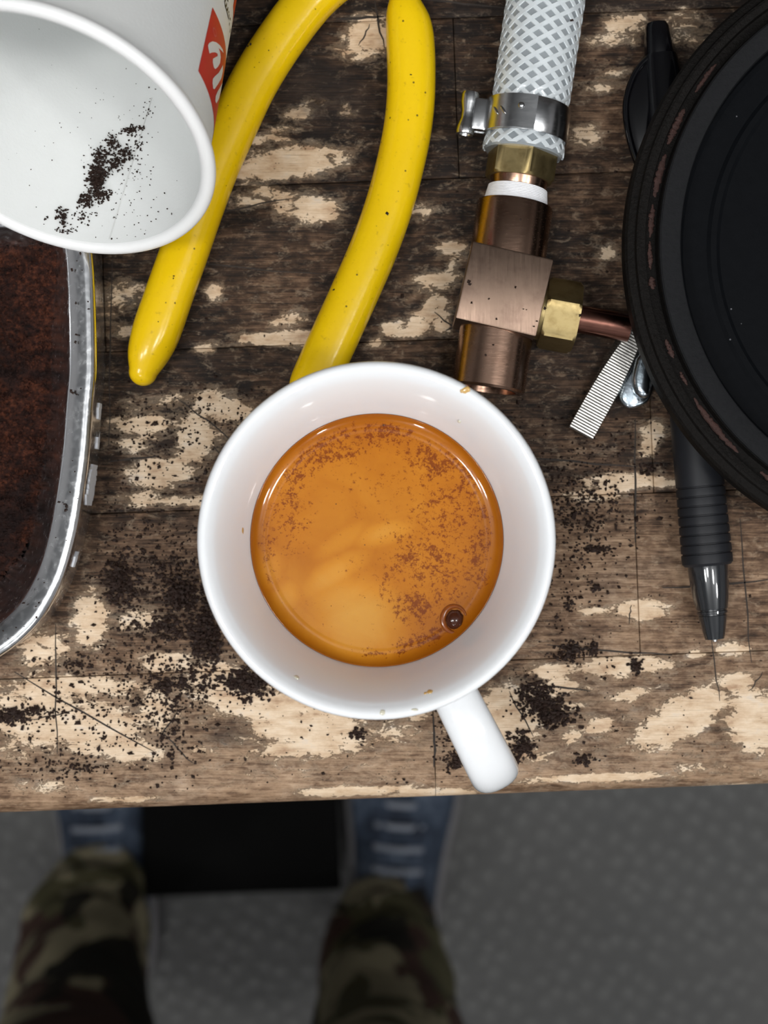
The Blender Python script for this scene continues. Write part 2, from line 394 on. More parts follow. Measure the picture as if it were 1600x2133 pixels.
SCR = [((30,1400),(320,1568),.35),((115,1300),(118,1570),.3),((232,540),(228,930),.25),((225,960),(330,948),.45),((370,828),(500,930),.3),((440,925),(520,1010),.3),
 ((905,1492),(906,1598),.45),((1195,1340),(1192,1375),.4),((1140,1345),(1400,1365),.35),((1060,1440),(1110,1535),.3),((1322,872),(1326,1130),.4),((1060,950),(1330,975),.4),
 ((1380,1226),(1600,1208),.45),((1540,1080),(1565,1380),.3),((1480,1330),(1500,1460),.25),((420,450),(610,412),.3),((300,540),(700,575),.25),((780,0),(800,100),.4),
 ((770,50),(748,95),.3),((340,1525),(400,1590),.3),((1310,1300),(1316,1260),.25),((905,650),(970,700),.3),((330,1540),(372,1480),.3),((60,1500),(160,1480),.25),
 ((880,0),(1050,16),.35),((700,40),(800,36),.55),((930,690),(1000,640),.5),((1230,1440),(1090,1425),.4),((1590,1400),(1560,1440),.25)]
for (a, b, wd) in SCR:
    n = 7; ts = np.linspace(0, 1, n); pa_, pb_ = P(*a, 0), P(*b, 0); d = unit(pb_ - pa_); s = np.array([-d[1], d[0], 0]); V, F = [], []
    for i, q in enumerate(ts):
        c = pa_ + (pb_ - pa_) * q + s * random.uniform(-.25, .25); h = wd * 0.5 * (0.25 + 0.9 * math.sin(math.pi * (0.08 + 0.84 * q)))
        V += [c - s * h + [0, 0, .012], c + s * h + [0, 0, .012], c - s * h + [0, 0, -.25], c + s * h + [0, 0, -.25]]
    for i in range(n - 1):
        k = 4 * i; F += [[k, k + 4, k + 5, k + 1], [k + 1, k + 5, k + 7, k + 3], [k + 2, k + 3, k + 7, k + 6], [k, k + 2, k + 6, k + 4]]
    F += [[0, 1, 3, 2], [4 * n - 4, 4 * n - 2, 4 * n - 1, 4 * n - 3]]
    mesh('knife_scratch', (np.array(V), F), 'scratch', bench, None)

# ------------------------------------------------------------------ espresso cup
t = NT('white_porcelain'); v = t.coord()
t.set(Base_Color=t.mix(t.noise(v, 0.06, 3), (0.76, 0.785, 0.81), (0.80, 0.82, 0.845)), Roughness=0.07, Coat_Weight=0.3, Coat_Roughness=0.03, Specular_IOR_Level=0.5)
t.bump(t.noise(v, 0.09, 2), 0.0003, 0.2); MAT['porcelain'] = t.m
cc = P(785, 1125, 45); cc[2] = 0
cup = empty('espresso_cup', cc); tag(cup, 'white porcelain espresso cup with a thick flared rim and rounded handle', 'cup')
prof = [(0, 1.2), (17, 1.2), (17.6, 0.2), (20.2, 0), (21.4, 0.7), (22.0, 3), (23.0, 9), (24.4, 18), (26.2, 28), (28.4, 38), (30.6, 47), (32.4, 53), (33.35, 55.6),
        (33.62, 56.7), (33.45, 57.6), (32.9, 58.1), (32.1, 58.1), (31.2, 57.5), (30.2, 56.2), (28.9, 53.6), (27.5, 50), (26.2, 46), (25.0, 42), (23.9, 37.5), (22.6, 31), (21, 23), (19, 15), (16, 8.5), (11, 6), (0, 5.4)]
pr = spline(prof, 120); pr[0, 0] = 0; pr[-1, 0] = 0; pr[:, 0] = np.maximum(pr[:, 0], 0)
mesh('cup_bowl', xf(lathe([tuple(q) for q in pr], 128), cc, *np.eye(3)), 'porcelain', cup, 180)
hd = unit(np.array([265.0, -525.0, 0])); up = np.array([0, 0, 1.0])
hp = [(29.4, 44.2), (33, 45.8), (38.5, 46.8), (44.6, 45.6), (49.8, 42), (52.4, 36), (51.2, 29), (47, 22.5), (40.5, 17.5), (33, 14.8), (27, 13.8), (22.5, 13.4)]
hs = [(4.6, 3.1), (4.5, 3.0), (4.6, 3.0), (4.75, 3.1), (4.95, 3.3), (5.0, 3.4), (4.8, 3.2), (4.4, 2.9), (4.2, 2.8), (4.2, 2.8), (4.5, 3.0), (4.8, 3.2)]
path = spline([cc + hd * a + up * b for a, b in hp], 60); sec = spline(np.array(hs), 60)
side = np.cross(hd, up)
def sweep2(path, sec, sidev, n=28, sq=2.3):
    path = np.asarray(path, float); T = np.gradient(path, axis=0); V, F = [], []
    for k, p in enumerate(path):
        tt = unit(T[k]); s = unit(sidev - tt * np.dot(sidev, tt)); u = np.cross(s, tt)
        for i in range(n):
            q = 2 * math.pi * i / n; c, d = math.cos(q), math.sin(q)
            V.append(p + s * sec[k][0] * math.copysign(abs(c) ** (2 / sq), c) + u * sec[k][1] * math.copysign(abs(d) ** (2 / sq), d))
    for k in range(len(path) - 1):
        for i in range(n): j = (i + 1) % n; F.append([k * n + i, k * n + j, (k + 1) * n + j, (k + 1) * n + i])
    F.append(list(range(n - 1, -1, -1))); F.append([(len(path) - 1) * n + i for i in range(n)])
    return np.array(V), F
mesh('cup_handle', sweep2(path, sec, side), 'porcelain', cup, 60)
# coffee drips dried on the cup: small domes lying on the glaze
MAT['drip'] = plain('dried_coffee_drip', (0.55, 0.34, 0.10), 0.15, var=0.3, vscale=0.8, coat=0.5)
MAT['drip_pale'] = plain('pale_water_drop', (0.60, 0.58, 0.46), 0.08, var=0.2, vscale=0.8, coat=0.8)
inner = [(r, z) for r, z in prof if z > 30][4:]
def cup_surface(px, py):
    best = None
    for r0, z0 in pr[60:100]:
        p = P(px, py, z0); d = abs(math.hypot(p[0] - cc[0], p[1] - cc[1]) - r0)
        if best is None or d < best[0]: best = (d, p, r0, z0)
    return best
def dome(c, nrm, rx, ry, h, ang=0, wob=0.18, n=14):
    x, y, z = frame(nrm, (0.3, 1, 0.1)); x, y = x * math.cos(ang) + y * math.sin(ang), -x * math.sin(ang) + y * math.cos(ang)
    V, F = [], []; wv = [1 + random.uniform(-wob, wob) for _ in range(n)]
    for k, (f, g) in enumerate(((1, -0.15), (0.93, 0.45), (0.7, 0.8), (0.35, 1))):
        for i in range(n):
            a = 2 * math.pi * i / n; V.append(c + x * rx * f * wv[i] * math.cos(a) + y * ry * f * wv[i] * math.sin(a) + z * h * g)
    V.append(c + z * h * 1.03)
    for k in range(3):
        for i in range(n): j = (i + 1) % n; F.append([k * n + i, k * n + j, (k + 1) * n + j, (k + 1) * n + i])
    for i in range(n): F.append([3 * n + i, 3 * n + (i + 1) % n, 4 * n])
    F.append(list(range(n - 1, -1, -1)))
    return np.array(V), F
for px, py, rx, ry, mt in ((970, 813, .95, .6, 'drip'), (962, 815, .4, .35, 'drip'), (503, 1103, .6, 1.0, 'drip'), (895, 1441, .65, .6, 'drip'), (886, 1444, .35, .3, 'drip'), (797, 1484, .55, .5, 'drip_pale'),
                          (957, 878, .4, .4, 'drip_pale'), (618, 1411, .6, .55, 'drip_pale'), (864, 1478, .7, .25, 'drip_pale')):
    d_, p, r0, z0 = cup_surface(px, py); rdir = unit(np.array([p[0] - cc[0], p[1] - cc[1], 0]))
    nrm = unit(-rdir * (0.9 if r0 < 31.5 else 0.1) + up * 0.5)
    mesh('coffee_drip', dome(p, nrm, rx, ry, 0.16, random.uniform(0, 0.6)), mt, cup, 60)

# ------------------------------------------------------------------ espresso in the cup
t = NT('espresso_crema'); v = t.coord(); a = t.attr('crema'); spk, pale_, rim_ = a[0], a[1], a[2]
n1 = t.noise(t.coord(), 0.10, 5, 0.55, 0.8); n2 = t.noise(v, 1.05, 5, 0.65, 0.4); n3 = t.noise(v, 3.2, 3, 0.6); n4 = t.noise(v, 0.28, 4, 0.6, 0.5)
base = t.ramp(t.math('ADD', t.math('MULTIPLY', pale_, 0.62), t.math('MULTIPLY', n1, 0.42)), [(0.10, (0.29, 0.080, 0.002)), (0.35, (0.41, 0.135, 0.005)), (0.60, (0.51, 0.200, 0.014)), (0.95, (0.62, 0.315, 0.055))])
f = t.math('ADD', t.math('MULTIPLY', spk, 0.40), t.math('ADD', t.math('MULTIPLY', t.math('SUBTRACT', n2, 0.5), 1.25), t.math('ADD', t.math('MULTIPLY', t.math('SUBTRACT', n3, 0.5), 0.7), t.math('MULTIPLY', t.math('SUBTRACT', n4, 0.5), 0.6))))
col = t.mix(t.math('MULTIPLY', t.step(f, 0.29, 0.50), 0.85), base, (0.145, 0.024, 0.001))
pv = t.voro(v, 0.55); dots = t.step(pv.outputs['Distance'], 0.05, 0.11, 1, 0)
col = t.mix(t.math('MULTIPLY', dots, t.math('MULTIPLY', spk, 0.9)), col, (0.10, 0.022, 0.004))
col = t.mix(rim_, col, (0.24, 0.06, 0.001))
t.set(Base_Color=col, Roughness=0.04, Coat_Weight=0.0, Specular_IOR_Level=0.32, Subsurface_Weight=0.05, Subsurface_Radius=(0.002, 0.0008, 0.0002))
t.bump(n4, 0.00004, 0.15); MAT['crema'] = t.m
MAT['bubble'] = plain('coffee_bubble', (0.055, 0.014, 0.005), 0.05, var=0.5, vscale=0.6, spec=0.35)
LZ = 41.0; LR = 24.95
esp = empty('espresso', cc + [0, 0, 5.5]); tag(esp, 'espresso with mottled orange-brown crema filling the white cup', 'coffee')
nr, na = 90, 200; V, F = [(cc[0], cc[1], LZ)], []
RR = np.linspace(0, 1, nr + 1)[1:] ** 0.8 * LR
for r in RR:
    e = max(0.0, (r - (LR - 3.2)) / 3.2); z = LZ + 1.15 * e ** 2.3 + (0.06 if LR - 3.2 < r < LR - 2.6 else 0)
    for i in range(na): q = 2 * math.pi * i / na; V.append((cc[0] + r * math.cos(q), cc[1] + r * math.sin(q), z))
for i in range(na): F.append([0, 1 + i, 1 + (i + 1) % na])
for k in range(nr - 1):
    for i in range(na): j = (i + 1) % na; A = 1 + k * na; B = A + na; F.append([A + i, B + i, B + j, A + j])
# body of the drink below the surface
k0 = 1 + (nr - 1) * na; A = k0
for r, z in ((23.6, 38), (22.2, 31), (20.6, 23), (18.5, 15.4), (15.2, 9.2), (10.4, 6.9)):
    B = len(V)
    for i in range(na): q = 2 * math.pi * i / na; V.append((cc[0] + r * math.cos(q), cc[1] + r * math.sin(q), z))
    for i in range(na): j = (i + 1) % na; F.append([A + i, B + i, B + j, A + j])
    A = B
F.append([A + i for i in range(na - 1, -1, -1)])
V = np.array(V); o = mesh('crema', (V, F), 'crema', esp, 180)
px, py = PX(V); rr = np.hypot(V[:, 0] - cc[0], V[:, 1] - cc[1])
SPK = [(680,930,110,40,-15,1),(800,900,120,35,0,.95),(910,960,70,50,30,1),(620,970,40,60,20,.9),(980,1000,40,80,0,.9),(930,1080,90,120,0,.75),(890,1180,110,110,0,.85),(870,1260,60,50,0,.95),
       (600,1080,45,80,0,.8),(760,1060,100,30,20,.35),(1000,1120,30,120,0,.95),(890,1330,80,25,-20,1),(820,1370,120,20,0,.85),(560,1130,25,80,0,.8),(850,1000,160,60,0,.55),(700,1150,80,60,0,.25),(640,1270,60,40,0,.3),(770,1170,60,60,0,.45)]
PAL = [(740,1290,90,70,30,1.0),(690,1200,70,26,-35,.8),(640,1250,90,60,0,.45),(800,1110,60,22,-15,.7),(720,1120,60,20,-35,.6),(600,1240,30,30,0,.7),(760,1050,180,90,0,.35),(650,1030,120,70,0,.3),(800,1000,160,60,0,.25),(870,1150,100,100,0,.25),(560,1190,30,40,0,.5)]
s_ = np.clip(field(SPK, px, py, 1.0), 0, 1); p_ = np.clip(field(PAL, px, py, 1.0), 0, 1); r_ = np.clip((rr - (LR - 2.6)) / 2.6, 0, 1) ** 1.5 * 0.8
s_ *= np.clip((LR - 0.8 - rr) / 1.5, 0, 1)
at = o.data.color_attributes.new('crema', 'FLOAT_COLOR', 'POINT'); at.data.foreach_set('color', np.stack([s_, p_, r_, np.ones(len(V))], -1).ravel().astype(np.float32))
bp = P(947, 1290, LZ)
bb = mesh('bubble', dome(bp, up, 1.75, 2.0, 1.25, 0, 0.05, 20), 'bubble', esp, 60)
MAT['bubble_film'] = plain('bubble_foam_ring', (0.22, 0.055, 0.006), 0.12, var=0.5, vscale=0.7, spec=0.3)
ringp = [(bp + np.array([2.35 * math.cos(q), 2.6 * math.sin(q), 0.12])) for q in np.linspace(0.3, 5.6, 40)]
mesh('foam_ring', sweep(ringp, [(0.42 * (0.4 + math.sin(math.pi * k / 39)), 0.3) for k in range(40)], n=10), 'bubble_film', esp, 60)
for px_, py_, s in ((799, 885, .28), (590, 1283, .28), (606, 1298, .16), (700, 1050, .12), (640, 1090, .12), (760, 1135, .12), (690, 1262, .1), (760, 1245, .1)):
    mesh('crema_speck', dome(P(px_, py_, LZ), up, s, s, s * .5, 0, .2, 10), 'bubble', esp, 60)

# ------------------------------------------------------------------ pliers
t = NT('yellow_dipped_vinyl'); v = t.coord(); n = t.noise(v, 0.05, 4); n2 = t.noise(v, 0.7, 4, 0.65)
c = t.mix(n, (0.76, 0.48, 0.002), (0.84, 0.575, 0.004)); c = t.mix(t.math('MULTIPLY', t.step(n2, 0.60, 0.74), 0.45), c, (0.36, 0.20, 0.01))
vo = t.voro(v, 0.28); c = t.mix(t.step(vo.outputs['Distance'], 0.05, 0.085, 0.85, 0), c, (0.05, 0.03, 0.008))
t.set(Base_Color=c, Roughness=0.2, Specular_IOR_Level=0.4); t.bump(t.noise(v, 0.4, 3), 0.00015, 0.3); MAT['yellow'] = t.m
MAT['tool_steel'] = plain('dark_tool_steel', (0.10, 0.105, 0.11), 0.35, 1.0)
pl = empty('pliers', np.r_[P(700, 400, 0)[:2], 0]); tag(pl, 'pliers with long curved yellow dipped handles spread open on the bench', 'pliers')
LH = [(760,-95),(705,-52),(648,0),(585,82),(530,170),(488,258),(449,345),(415,435),(384,525),(353,612),(326,690),(308,740),(298,775)]
RH = [(838,-14),(845,25),(854,75),(857,175),(850,262),(832,350),(808,437),(776,525),(738,612),(698,700),(676,748),(652,805),(640,832)]
ZG = 5.6
def grip(pts, ws, hs):
    p = spline([P(x, y, ZG) for x, y in pts], 70); s = spline(np.array([(a, b) for a, b in zip(ws, hs)]), 70)
    pa, se = round_end(p, [tuple(q) for q in s], 8); return sweep(pa, se, n=32, sq=2.25)
wl = [5.3] * 10 + [5.3, 4.5, 3.1]; hl = [5.3] * 11 + [4.9, 3.8]
mesh('handle_grip', grip(LH, wl, hl), 'yellow', pl, 180)
wr = [2.6, 4.4, 5.3] + [5.35] * 9 + [4.4]; hr = [3.6, 5.0, 5.5] + [5.5] * 9 + [4.6]
mesh('handle_grip', grip(RH, wr, hr), 'yellow', pl, 180)
pv_ = P(850, -235, ZG)
for a, b in (((755, -90), (905, -330)), ((838, -10), (800, -330))):
    pp = spline([P(*a, ZG), pv_ + [0, 0, 0.5 if a[0] < 800 else -0.5], P(*b, ZG)], 24)
    mesh('jaw', sweep(pp, [(3.6 + 4.2 * math.sin(math.pi * k / 23) ** 2, 2.6) for k in range(24)], n=16, sq=4), 'tool_steel', pl, 40)
mesh('pivot_rivet', xf(lathe([(0, 3.9), (3, 3.7), (4, 2.8), (4, -3.2), (0, -3.4)], 24), pv_, *np.eye(3)), 'tool_steel', pl, 40)

# ------------------------------------------------------------------ hose and brass tee
def metal(name, col, rough, dirt, dscale, streak=None, bump=0.0, dcol=(0.08, 0.05, 0.03)):
    t = NT(name); v = t.coord(); n = t.noise(v, dscale, 5, 0.65)
    c = t.mix(t.math('MULTIPLY', t.step(n, 0.42, 0.75), dirt), col, dcol)
    f = t.noise(t.coord(streak if streak else (900, 900, 900)), 1.0, 3, 0.6)
    t.set(Base_Color=c, Metallic=1.0, Roughness=t.math('ADD', t.math('MULTIPLY', f, 0.22), rough - 0.11))
    if bump: t.bump(f, bump * 0.001, 0.6)
    return t.m
MAT['bronze'] = metal('turned_bronze', (0.34, 0.215, 0.155), 0.24, 0.35, 0.15, (260, 2600, 2600), 0.02, (0.20, 0.10, 0.06))
MAT['bronze_face'] = metal('sawn_bronze_face', (0.235, 0.165, 0.125), 0.42, 0.45, 0.22, (2600, 160, 900), 0.03, (0.12, 0.075, 0.06))
MAT['brass'] = metal('dull_brass', (0.34, 0.265, 0.125), 0.42, 0.6, 0.35, None, 0.03, (0.20, 0.14, 0.055))
MAT['copper'] = metal('tarnished_copper', (0.22, 0.10, 0.075), 0.22, 0.5, 0.2, None, 0.01, (0.14, 0.05, 0.04))
MAT['stainless'] = metal('stainless_clamp', (0.55, 0.56, 0.57), 0.22, 0.25, 0.3, (300, 2500, 900), 0.008, (0.25, 0.25, 0.26))
MAT['tape'] = plain('white_thread_tape', (0.84, 0.85, 0.88), 0.45, vscale=0.5, bump=0.15, bscale=1.6)
t = NT('clear_hose'); v = t.coord()
t.set(Base_Color=t.mix(t.noise(v, 0.2, 3), (0.24, 0.27, 0.29), (0.31, 0.34, 0.36)), Roughness=0.16, Coat_Weight=0.7, Coat_Roughness=0.05, Subsurface_Weight=0.25, Subsurface_Radius=(0.003, 0.003, 0.003)); MAT['hose'] = t.m
MAT['braid'] = plain('white_braid_yarn', (0.60, 0.65, 0.68), 0.35, vscale=0.6, coat=0.5)
HZ = 8.6
a0, a1 = P(1027, 740, HZ), P(1137, 0, HZ); AX = unit(a1 - a0); SD = unit(np.cross(AX, up)); UPV = np.cross(SD, AX)
def at_y(py):                       # station on the fitting's axis that shows at image row py
    lo, hi = -200.0, 400.0
    for _ in range(50):
        m = (lo + hi) / 2
        if PX(a0 + AX * m)[1] > py: lo = m
        else: hi = m
    return lo
hf = empty('hose_fitting', np.r_[a0[:2], 0]); tag(hf, 'bronze tee fitting on a clear braided hose held by a steel clamp', 'pipe fitting')
def ring(name, prof_, mat, sm=35, n=56, parent=hf):
    """prof_: (station mm along the axis, radius)"""
    return mesh(name, xf(lathe([(r, s) for s, r in prof_], n), a0, SD, UPV, AX), mat, parent, sm)
HR = 8.35
s_end, s_cl0, s_cl1 = at_y(322), at_y(292), at_y(222)
hose_prof = [(s_end, 6.3), (s_end, 8.3), (s_end + 0.5, 8.75), (s_end + 2.6, 8.75), (s_cl0 + 0.5, 8.2), (s_cl1 - 1, 8.0), (s_cl1 + 2.5, HR), (at_y(120), HR), (at_y(0), HR + 0.1), (at_y(0) + 60, HR + 0.1), (at_y(0) + 60, 6.3), (s_end, 6.3)]
hose = ring('hose', hose_prof, 'hose', 35, 64)
def hose_r(s):
    q = [p for p in hose_prof[2:10]]; return float(np.interp(s, [p[0] for p in q], [p[1] for p in q]))
NB = 13; LEAD = 39.0; parts = []
for sg in (1, -1):
    for k in range(NB):
        ss = np.arange(s_end + 0.3, at_y(0) + 20, 0.7); V, F = [], []
        for i, s in enumerate(ss):
            th = sg * (2 * math.pi * s / LEAD) + 2 * math.pi * k / NB; r = hose_r(s) + 0.05
            dth = 0.95 / r
            crossing = 0.10 * (0.5 + 0.5 * math.sin(th * NB + (0 if sg > 0 else math.pi)))
            for q, h in ((-dth, -0.1), (-dth * 0.75, 0.13 + crossing), (dth * 0.75, 0.13 + crossing), (dth, -0.1)):
                a_ = th + q; V.append(a0 + AX * s + (SD * math.cos(a_) + UPV * math.sin(a_)) * (r + h))
        for i in range(len(ss) - 1):
            for j in range(3): b_ = i * 4 + j; F.append([b_, b_ + 1, b_ + 5, b_ + 4] if sg < 0 else [b_, b_ + 4, b_ + 5, b_ + 1])
        parts.append((np.array(V), F))
br = mesh('braid', join(*parts), 'braid', hose, 60); br['kind'] = 'stuff'; br['label'] = 'white criss-cross reinforcement yarn in the hose wall'
# clamp
cl = ring('hose_clamp', [(s_cl0, 8.55), (s_cl0, 9.05), (s_cl0 + 0.25, 9.2), (s_cl1 - 0.25, 9.2), (s_cl1, 9.05), (s_cl1, 8.55), (s_cl0, 8.55)], 'stainless')
def arc_plate(r0, r1, s0, s1, th0, th1, n=24):
    prof_ = [(r0, s0), (r1, s0), (r1, s1), (r0, s1)]; VF = lathe(prof_, n, True, (th0, th1)); m = n
    F = VF[1] + [[0, m, 2 * m, 3 * m], [n - 1, 4 * m - 1, 3 * m - 1, 2 * m - 1]]
    return xf((VF[0], F), a0, SD, UPV, AX)
mesh('band_overlap', arc_plate(9.15, 9.75, s_cl0 + 0.1, s_cl1 - 0.1, rad(84), rad(172)), 'stainless', cl, 35)
cs = (s_cl0 + s_cl1) / 2
rv = a0 + AX * (cs + 1.0) + (SD * math.cos(rad(104)) + UPV * math.sin(rad(104))) * 9.7
mesh('rivet', dome(rv, SD * math.cos(rad(104)) + UPV * math.sin(rad(104)), 0.75, 0.75, 0.55, 0, 0, 14), 'stainless', cl, 60)
for a_ in (128, 140):
    rv = a0 + AX * cs + (SD * math.cos(rad(a_)) + UPV * math.sin(rad(a_))) * 9.7
    mesh('slot_tooth', dome(rv, SD * math.cos(rad(a_)) + UPV * math.sin(rad(a_)), 0.35, 1.3, 0.35, 0.9, 0, 12), 'stainless', cl, 60)
mesh('clamp_ear', box(a0 + AX * cs - SD * 10.6 + UPV * 1.2, (3.4, 2.0, s_cl1 - s_cl0 - 0.4), 0.6, (SD, UPV, AX)), 'stainless', cl, 35)
mesh('clamp_ear', box(a0 + AX * cs - SD * 10.6 - UPV * 1.8, (3.4, 1.6, s_cl1 - s_cl0 - 0.4), 0.6, (SD, UPV, AX)), 'stainless', cl, 35)
sc0 = a0 + AX * (cs - 4.6) - SD * 13.3 + UPV * 0.6
mesh('clamp_screw', xf(lathe([(0, 0.8), (1.0, 0.8), (1.25, 0.0), (1.9, 0), (2.05, 0.4), (2.0, 1.6), (1.45, 3.4), (1.4, 5.0), (1.9, 7.0), (2.0, 8.6), (1.85, 9.2), (0, 9.3)], 28), sc0, SD, UPV, AX), 'stainless', cl, 35)
# brass hex, taper, tape, bronze body
def hexnut(c, ax, hint, af, length, name, mat, rot=0.0, cham=0.5, roundy=0.0):
    x, y, z = frame(ax, hint); n = 72; V, F = [], []; R = af / 2 / math.cos(math.pi / 6)
    def rr(a_, k): return (af / 2) / math.cos(((a_ + math.pi / 6) % (math.pi / 3)) - math.pi / 6) * (1 - k)
    st_ = [(0, .35), (0, 0.08), (cham, 0.0), (length - cham, 0.0), (length, 0.08), (length, .35)]
    for s, k in st_:
        for i in range(n):
            a_ = 2 * math.pi * i / n; r = min(rr(a_, 0), R * (1 - k) if k < .3 else R * .62); V.append(c + z * s + (x * math.cos(a_ + rot) + y * math.sin(a_ + rot)) * r)
    m = len(st_)
    for k in range(m - 1):
        for i in range(n): j = (i + 1) % n; F.append([k * n + i, k * n + j, (k + 1) * n + j, (k + 1) * n + i])
    F.append(list(range(n - 1, -1, -1))); F.append([(m - 1) * n + i for i in range(n)])
    return mesh(name, (np.array(V), F), mat, hf, 28)
s_h0, s_h1 = at_y(376), at_y(316) + 2.0
hexnut(a0 + AX * s_h0, AX, UPV, 13.6, s_h1 - s_h0, 'hex_nut', 'brass', rad(12))
s_t0, s_t1 = at_y(432), at_y(392)
ring('bronze_collar', [(s_t1 - 0.5, 0.0), (s_t1 - 0.5, 5.9), (s_t1 + 0.3, 6.15), (s_h0 + 0.2, 6.4), (s_h0 + 0.2, 0)], 'bronze')
tp = [(s_t0 - 1.0, 0.0), (s_t0 - 1.0, 6.95)]
for k in range(12): tp += [(s_t0 + (s_t1 - s_t0) * k / 12, 7.05 - 0.055 * k), (s_t0 + (s_t1 - s_t0) * (k + 0.5) / 12, 7.2 - 0.06 * k)]
tp += [(s_t1, 6.2), (s_t1, 0)]
ring('thread_tape', tp, 'tape', 50)
s_b0, s_b1 = at_y(690), at_y(540); s_u1 = at_y(426); s_l0 = at_y(812)
ring('upper_socket', [(s_b1 - 1.5, 0), (s_b1 - 1.5, 8.4), (s_u1 - 0.5, 8.4), (s_u1 - 0.1, 8.2), (s_u1, 7.8), (s_u1, 0)], 'bronze')
ring('lower_socket', [(s_l0 + 6, 0), (s_l0 + 6, 5.8), (s_l0, 6.2), (s_l0, 7.7), (s_l0 + 0.5, 8.1), (s_b0 + 1.5, 8.1), (s_b0 + 1.5, 0)], 'bronze')
bc = a0 + AX * ((s_b0 + s_b1) / 2) - SD * 0.1
ca_, sa_ = math.cos(rad(-4.5)), math.sin(rad(-4.5)); SDr, AXr = SD * ca_ + AX * sa_, AX * ca_ - SD * sa_
mesh('tee_block', box(bc + UPV * 0.2, (17.8, 17.0, s_b1 - s_b0 + 1.0), 0.45, (SDr, UPV, AXr)), 'bronze_face', hf, 35)
bd = unit(SD * 0.995 - AX * 0.03); bo = bc + SD * 8.0 - AX * 2.3
mesh('branch_neck', xf(lathe([(0, 0), (6.2, 0), (6.2, 3), (0, 3)], 40), bo, *frame(bd)), 'brass', hf, 35)
hexnut(bo + bd * 1.6 - UPV * 0.6, bd, UPV, 13.8, 7.6, 'compression_nut', 'brass', rad(-14), 0.7)
mesh('copper_tube', xf(lathe([(0, 0), (3.1, 0), (3.1, 15), (2.5, 15), (2.5, 9), (0, 9)], 40), bo + bd * 6 - UPV * 0.6, *frame(bd)), 'copper', hf, 35)
MAT['shade_brass'] = MAT['brass']

# ------------------------------------------------------------------ screwdriver
t = NT('cross_ground_steel'); v = t.coord()
tc = t.node('ShaderNodeTexCoord'); n = t.noise(v, 0.4, 4, 0.7)
c = t.mix(t.math('MULTIPLY', t.step(n, 0.5, 0.72), 0.6), (0.68, 0.665, 0.63), (0.12, 0.115, 0.11))
t.set(Base_Color=c, Metallic=1.0, Roughness=0.34); t.bump(t.noise(v, 1.4, 3), 0.0001, 0.4); MAT['blade_steel'] = t.m
MAT['shank_steel'] = metal('satin_shank', (0.42, 0.42, 0.42), 0.36, 0.4, 0.3)
MAT['handle_black'] = plain('black_tool_handle', (0.02, 0.02, 0.022), 0.4)
tipp = P(1209.5, 903, 3.4); far = P(1326, 690, 3.4); SDX = unit(far - tipp); tilt = SDX * math.cos(rad(1.2)) + up * math.sin(rad(1.2))
sdv = empty('screwdriver', np.r_[tipp[:2], 0]); tag(sdv, 'flat screwdriver with a cross-ground steel tip poking from under the black pan', 'screwdriver')
ss_, su_ = unit(np.cross(SDX, up)), np.cross(unit(np.cross(SDX, up)), SDX)
RB = 3.15
def blade_section(tk, R=RB, n=20):
    h = tk / 2; a_ = math.asin(min(h / R, 0.999)); pts = []
    for q in np.linspace(-a_, a_, n // 2): pts.append((R * math.cos(q), R * math.sin(q)))
    for q in np.linspace(math.pi - a_, math.pi + a_, n // 2): pts.append((R * math.cos(q), R * math.sin(q)))
    return pts
V, F = [], []; L_ = 28.0; rid = 0.62; ns = int(L_ / (rid / 4)); nn = 20
for k in range(ns + 1):
    s = L_ * k / ns; th = 1.1 + (6.2 - 1.1) * min(1, (s / 27.0)) ** 1.15
    ph = k % 4; groove = 0.30 if ph == 1 else 0.0
    R = 2.95 + 0.25 * min(1, s / 13)
    for x_, y_ in blade_section(max(th - groove, 0.6), R): V.append(tipp + SDX * s + ss_ * x_ + up * y_)
for k in range(ns):
    for i in range(nn): j = (i + 1) % nn; F.append([k * nn + i, (k + 1) * nn + i, (k + 1) * nn + j, k * nn + j])
F.append(list(range(nn))); F.append([ns * nn + i for i in range(nn - 1, -1, -1)])
bl = mesh('blade', (np.array(V), F), 'blade_steel', sdv, 25)
MAT['groove_dark'] = plain('dark_grooves', (0.035, 0.032, 0.028), 0.7); bl.data.materials.append(MAT['groove_dark'])  # groove faces are coloured darker than the blade
for pi_, pg in enumerate(bl.data.polygons):
    if pi_ < ns * nn and (pi_ // nn) % 4 == 1: pg.material_index = 1
mesh('shank', xf(lathe([(0, L_ - 0.5), (3.1, L_ - 0.5), (3.1, 62), (0, 62)], 32), tipp, *frame(SDX)), 'shank_steel', sdv, 35)
mesh('handle', xf(lathe([(0, 58), (3.3, 58), (5.5, 60), (6.6, 64), (6.2, 70), (6.8, 82), (6.8, 120), (5.8, 126), (0, 128)], 32), tipp + up * 3.4, *frame(SDX)), 'handle_black', sdv, 35)

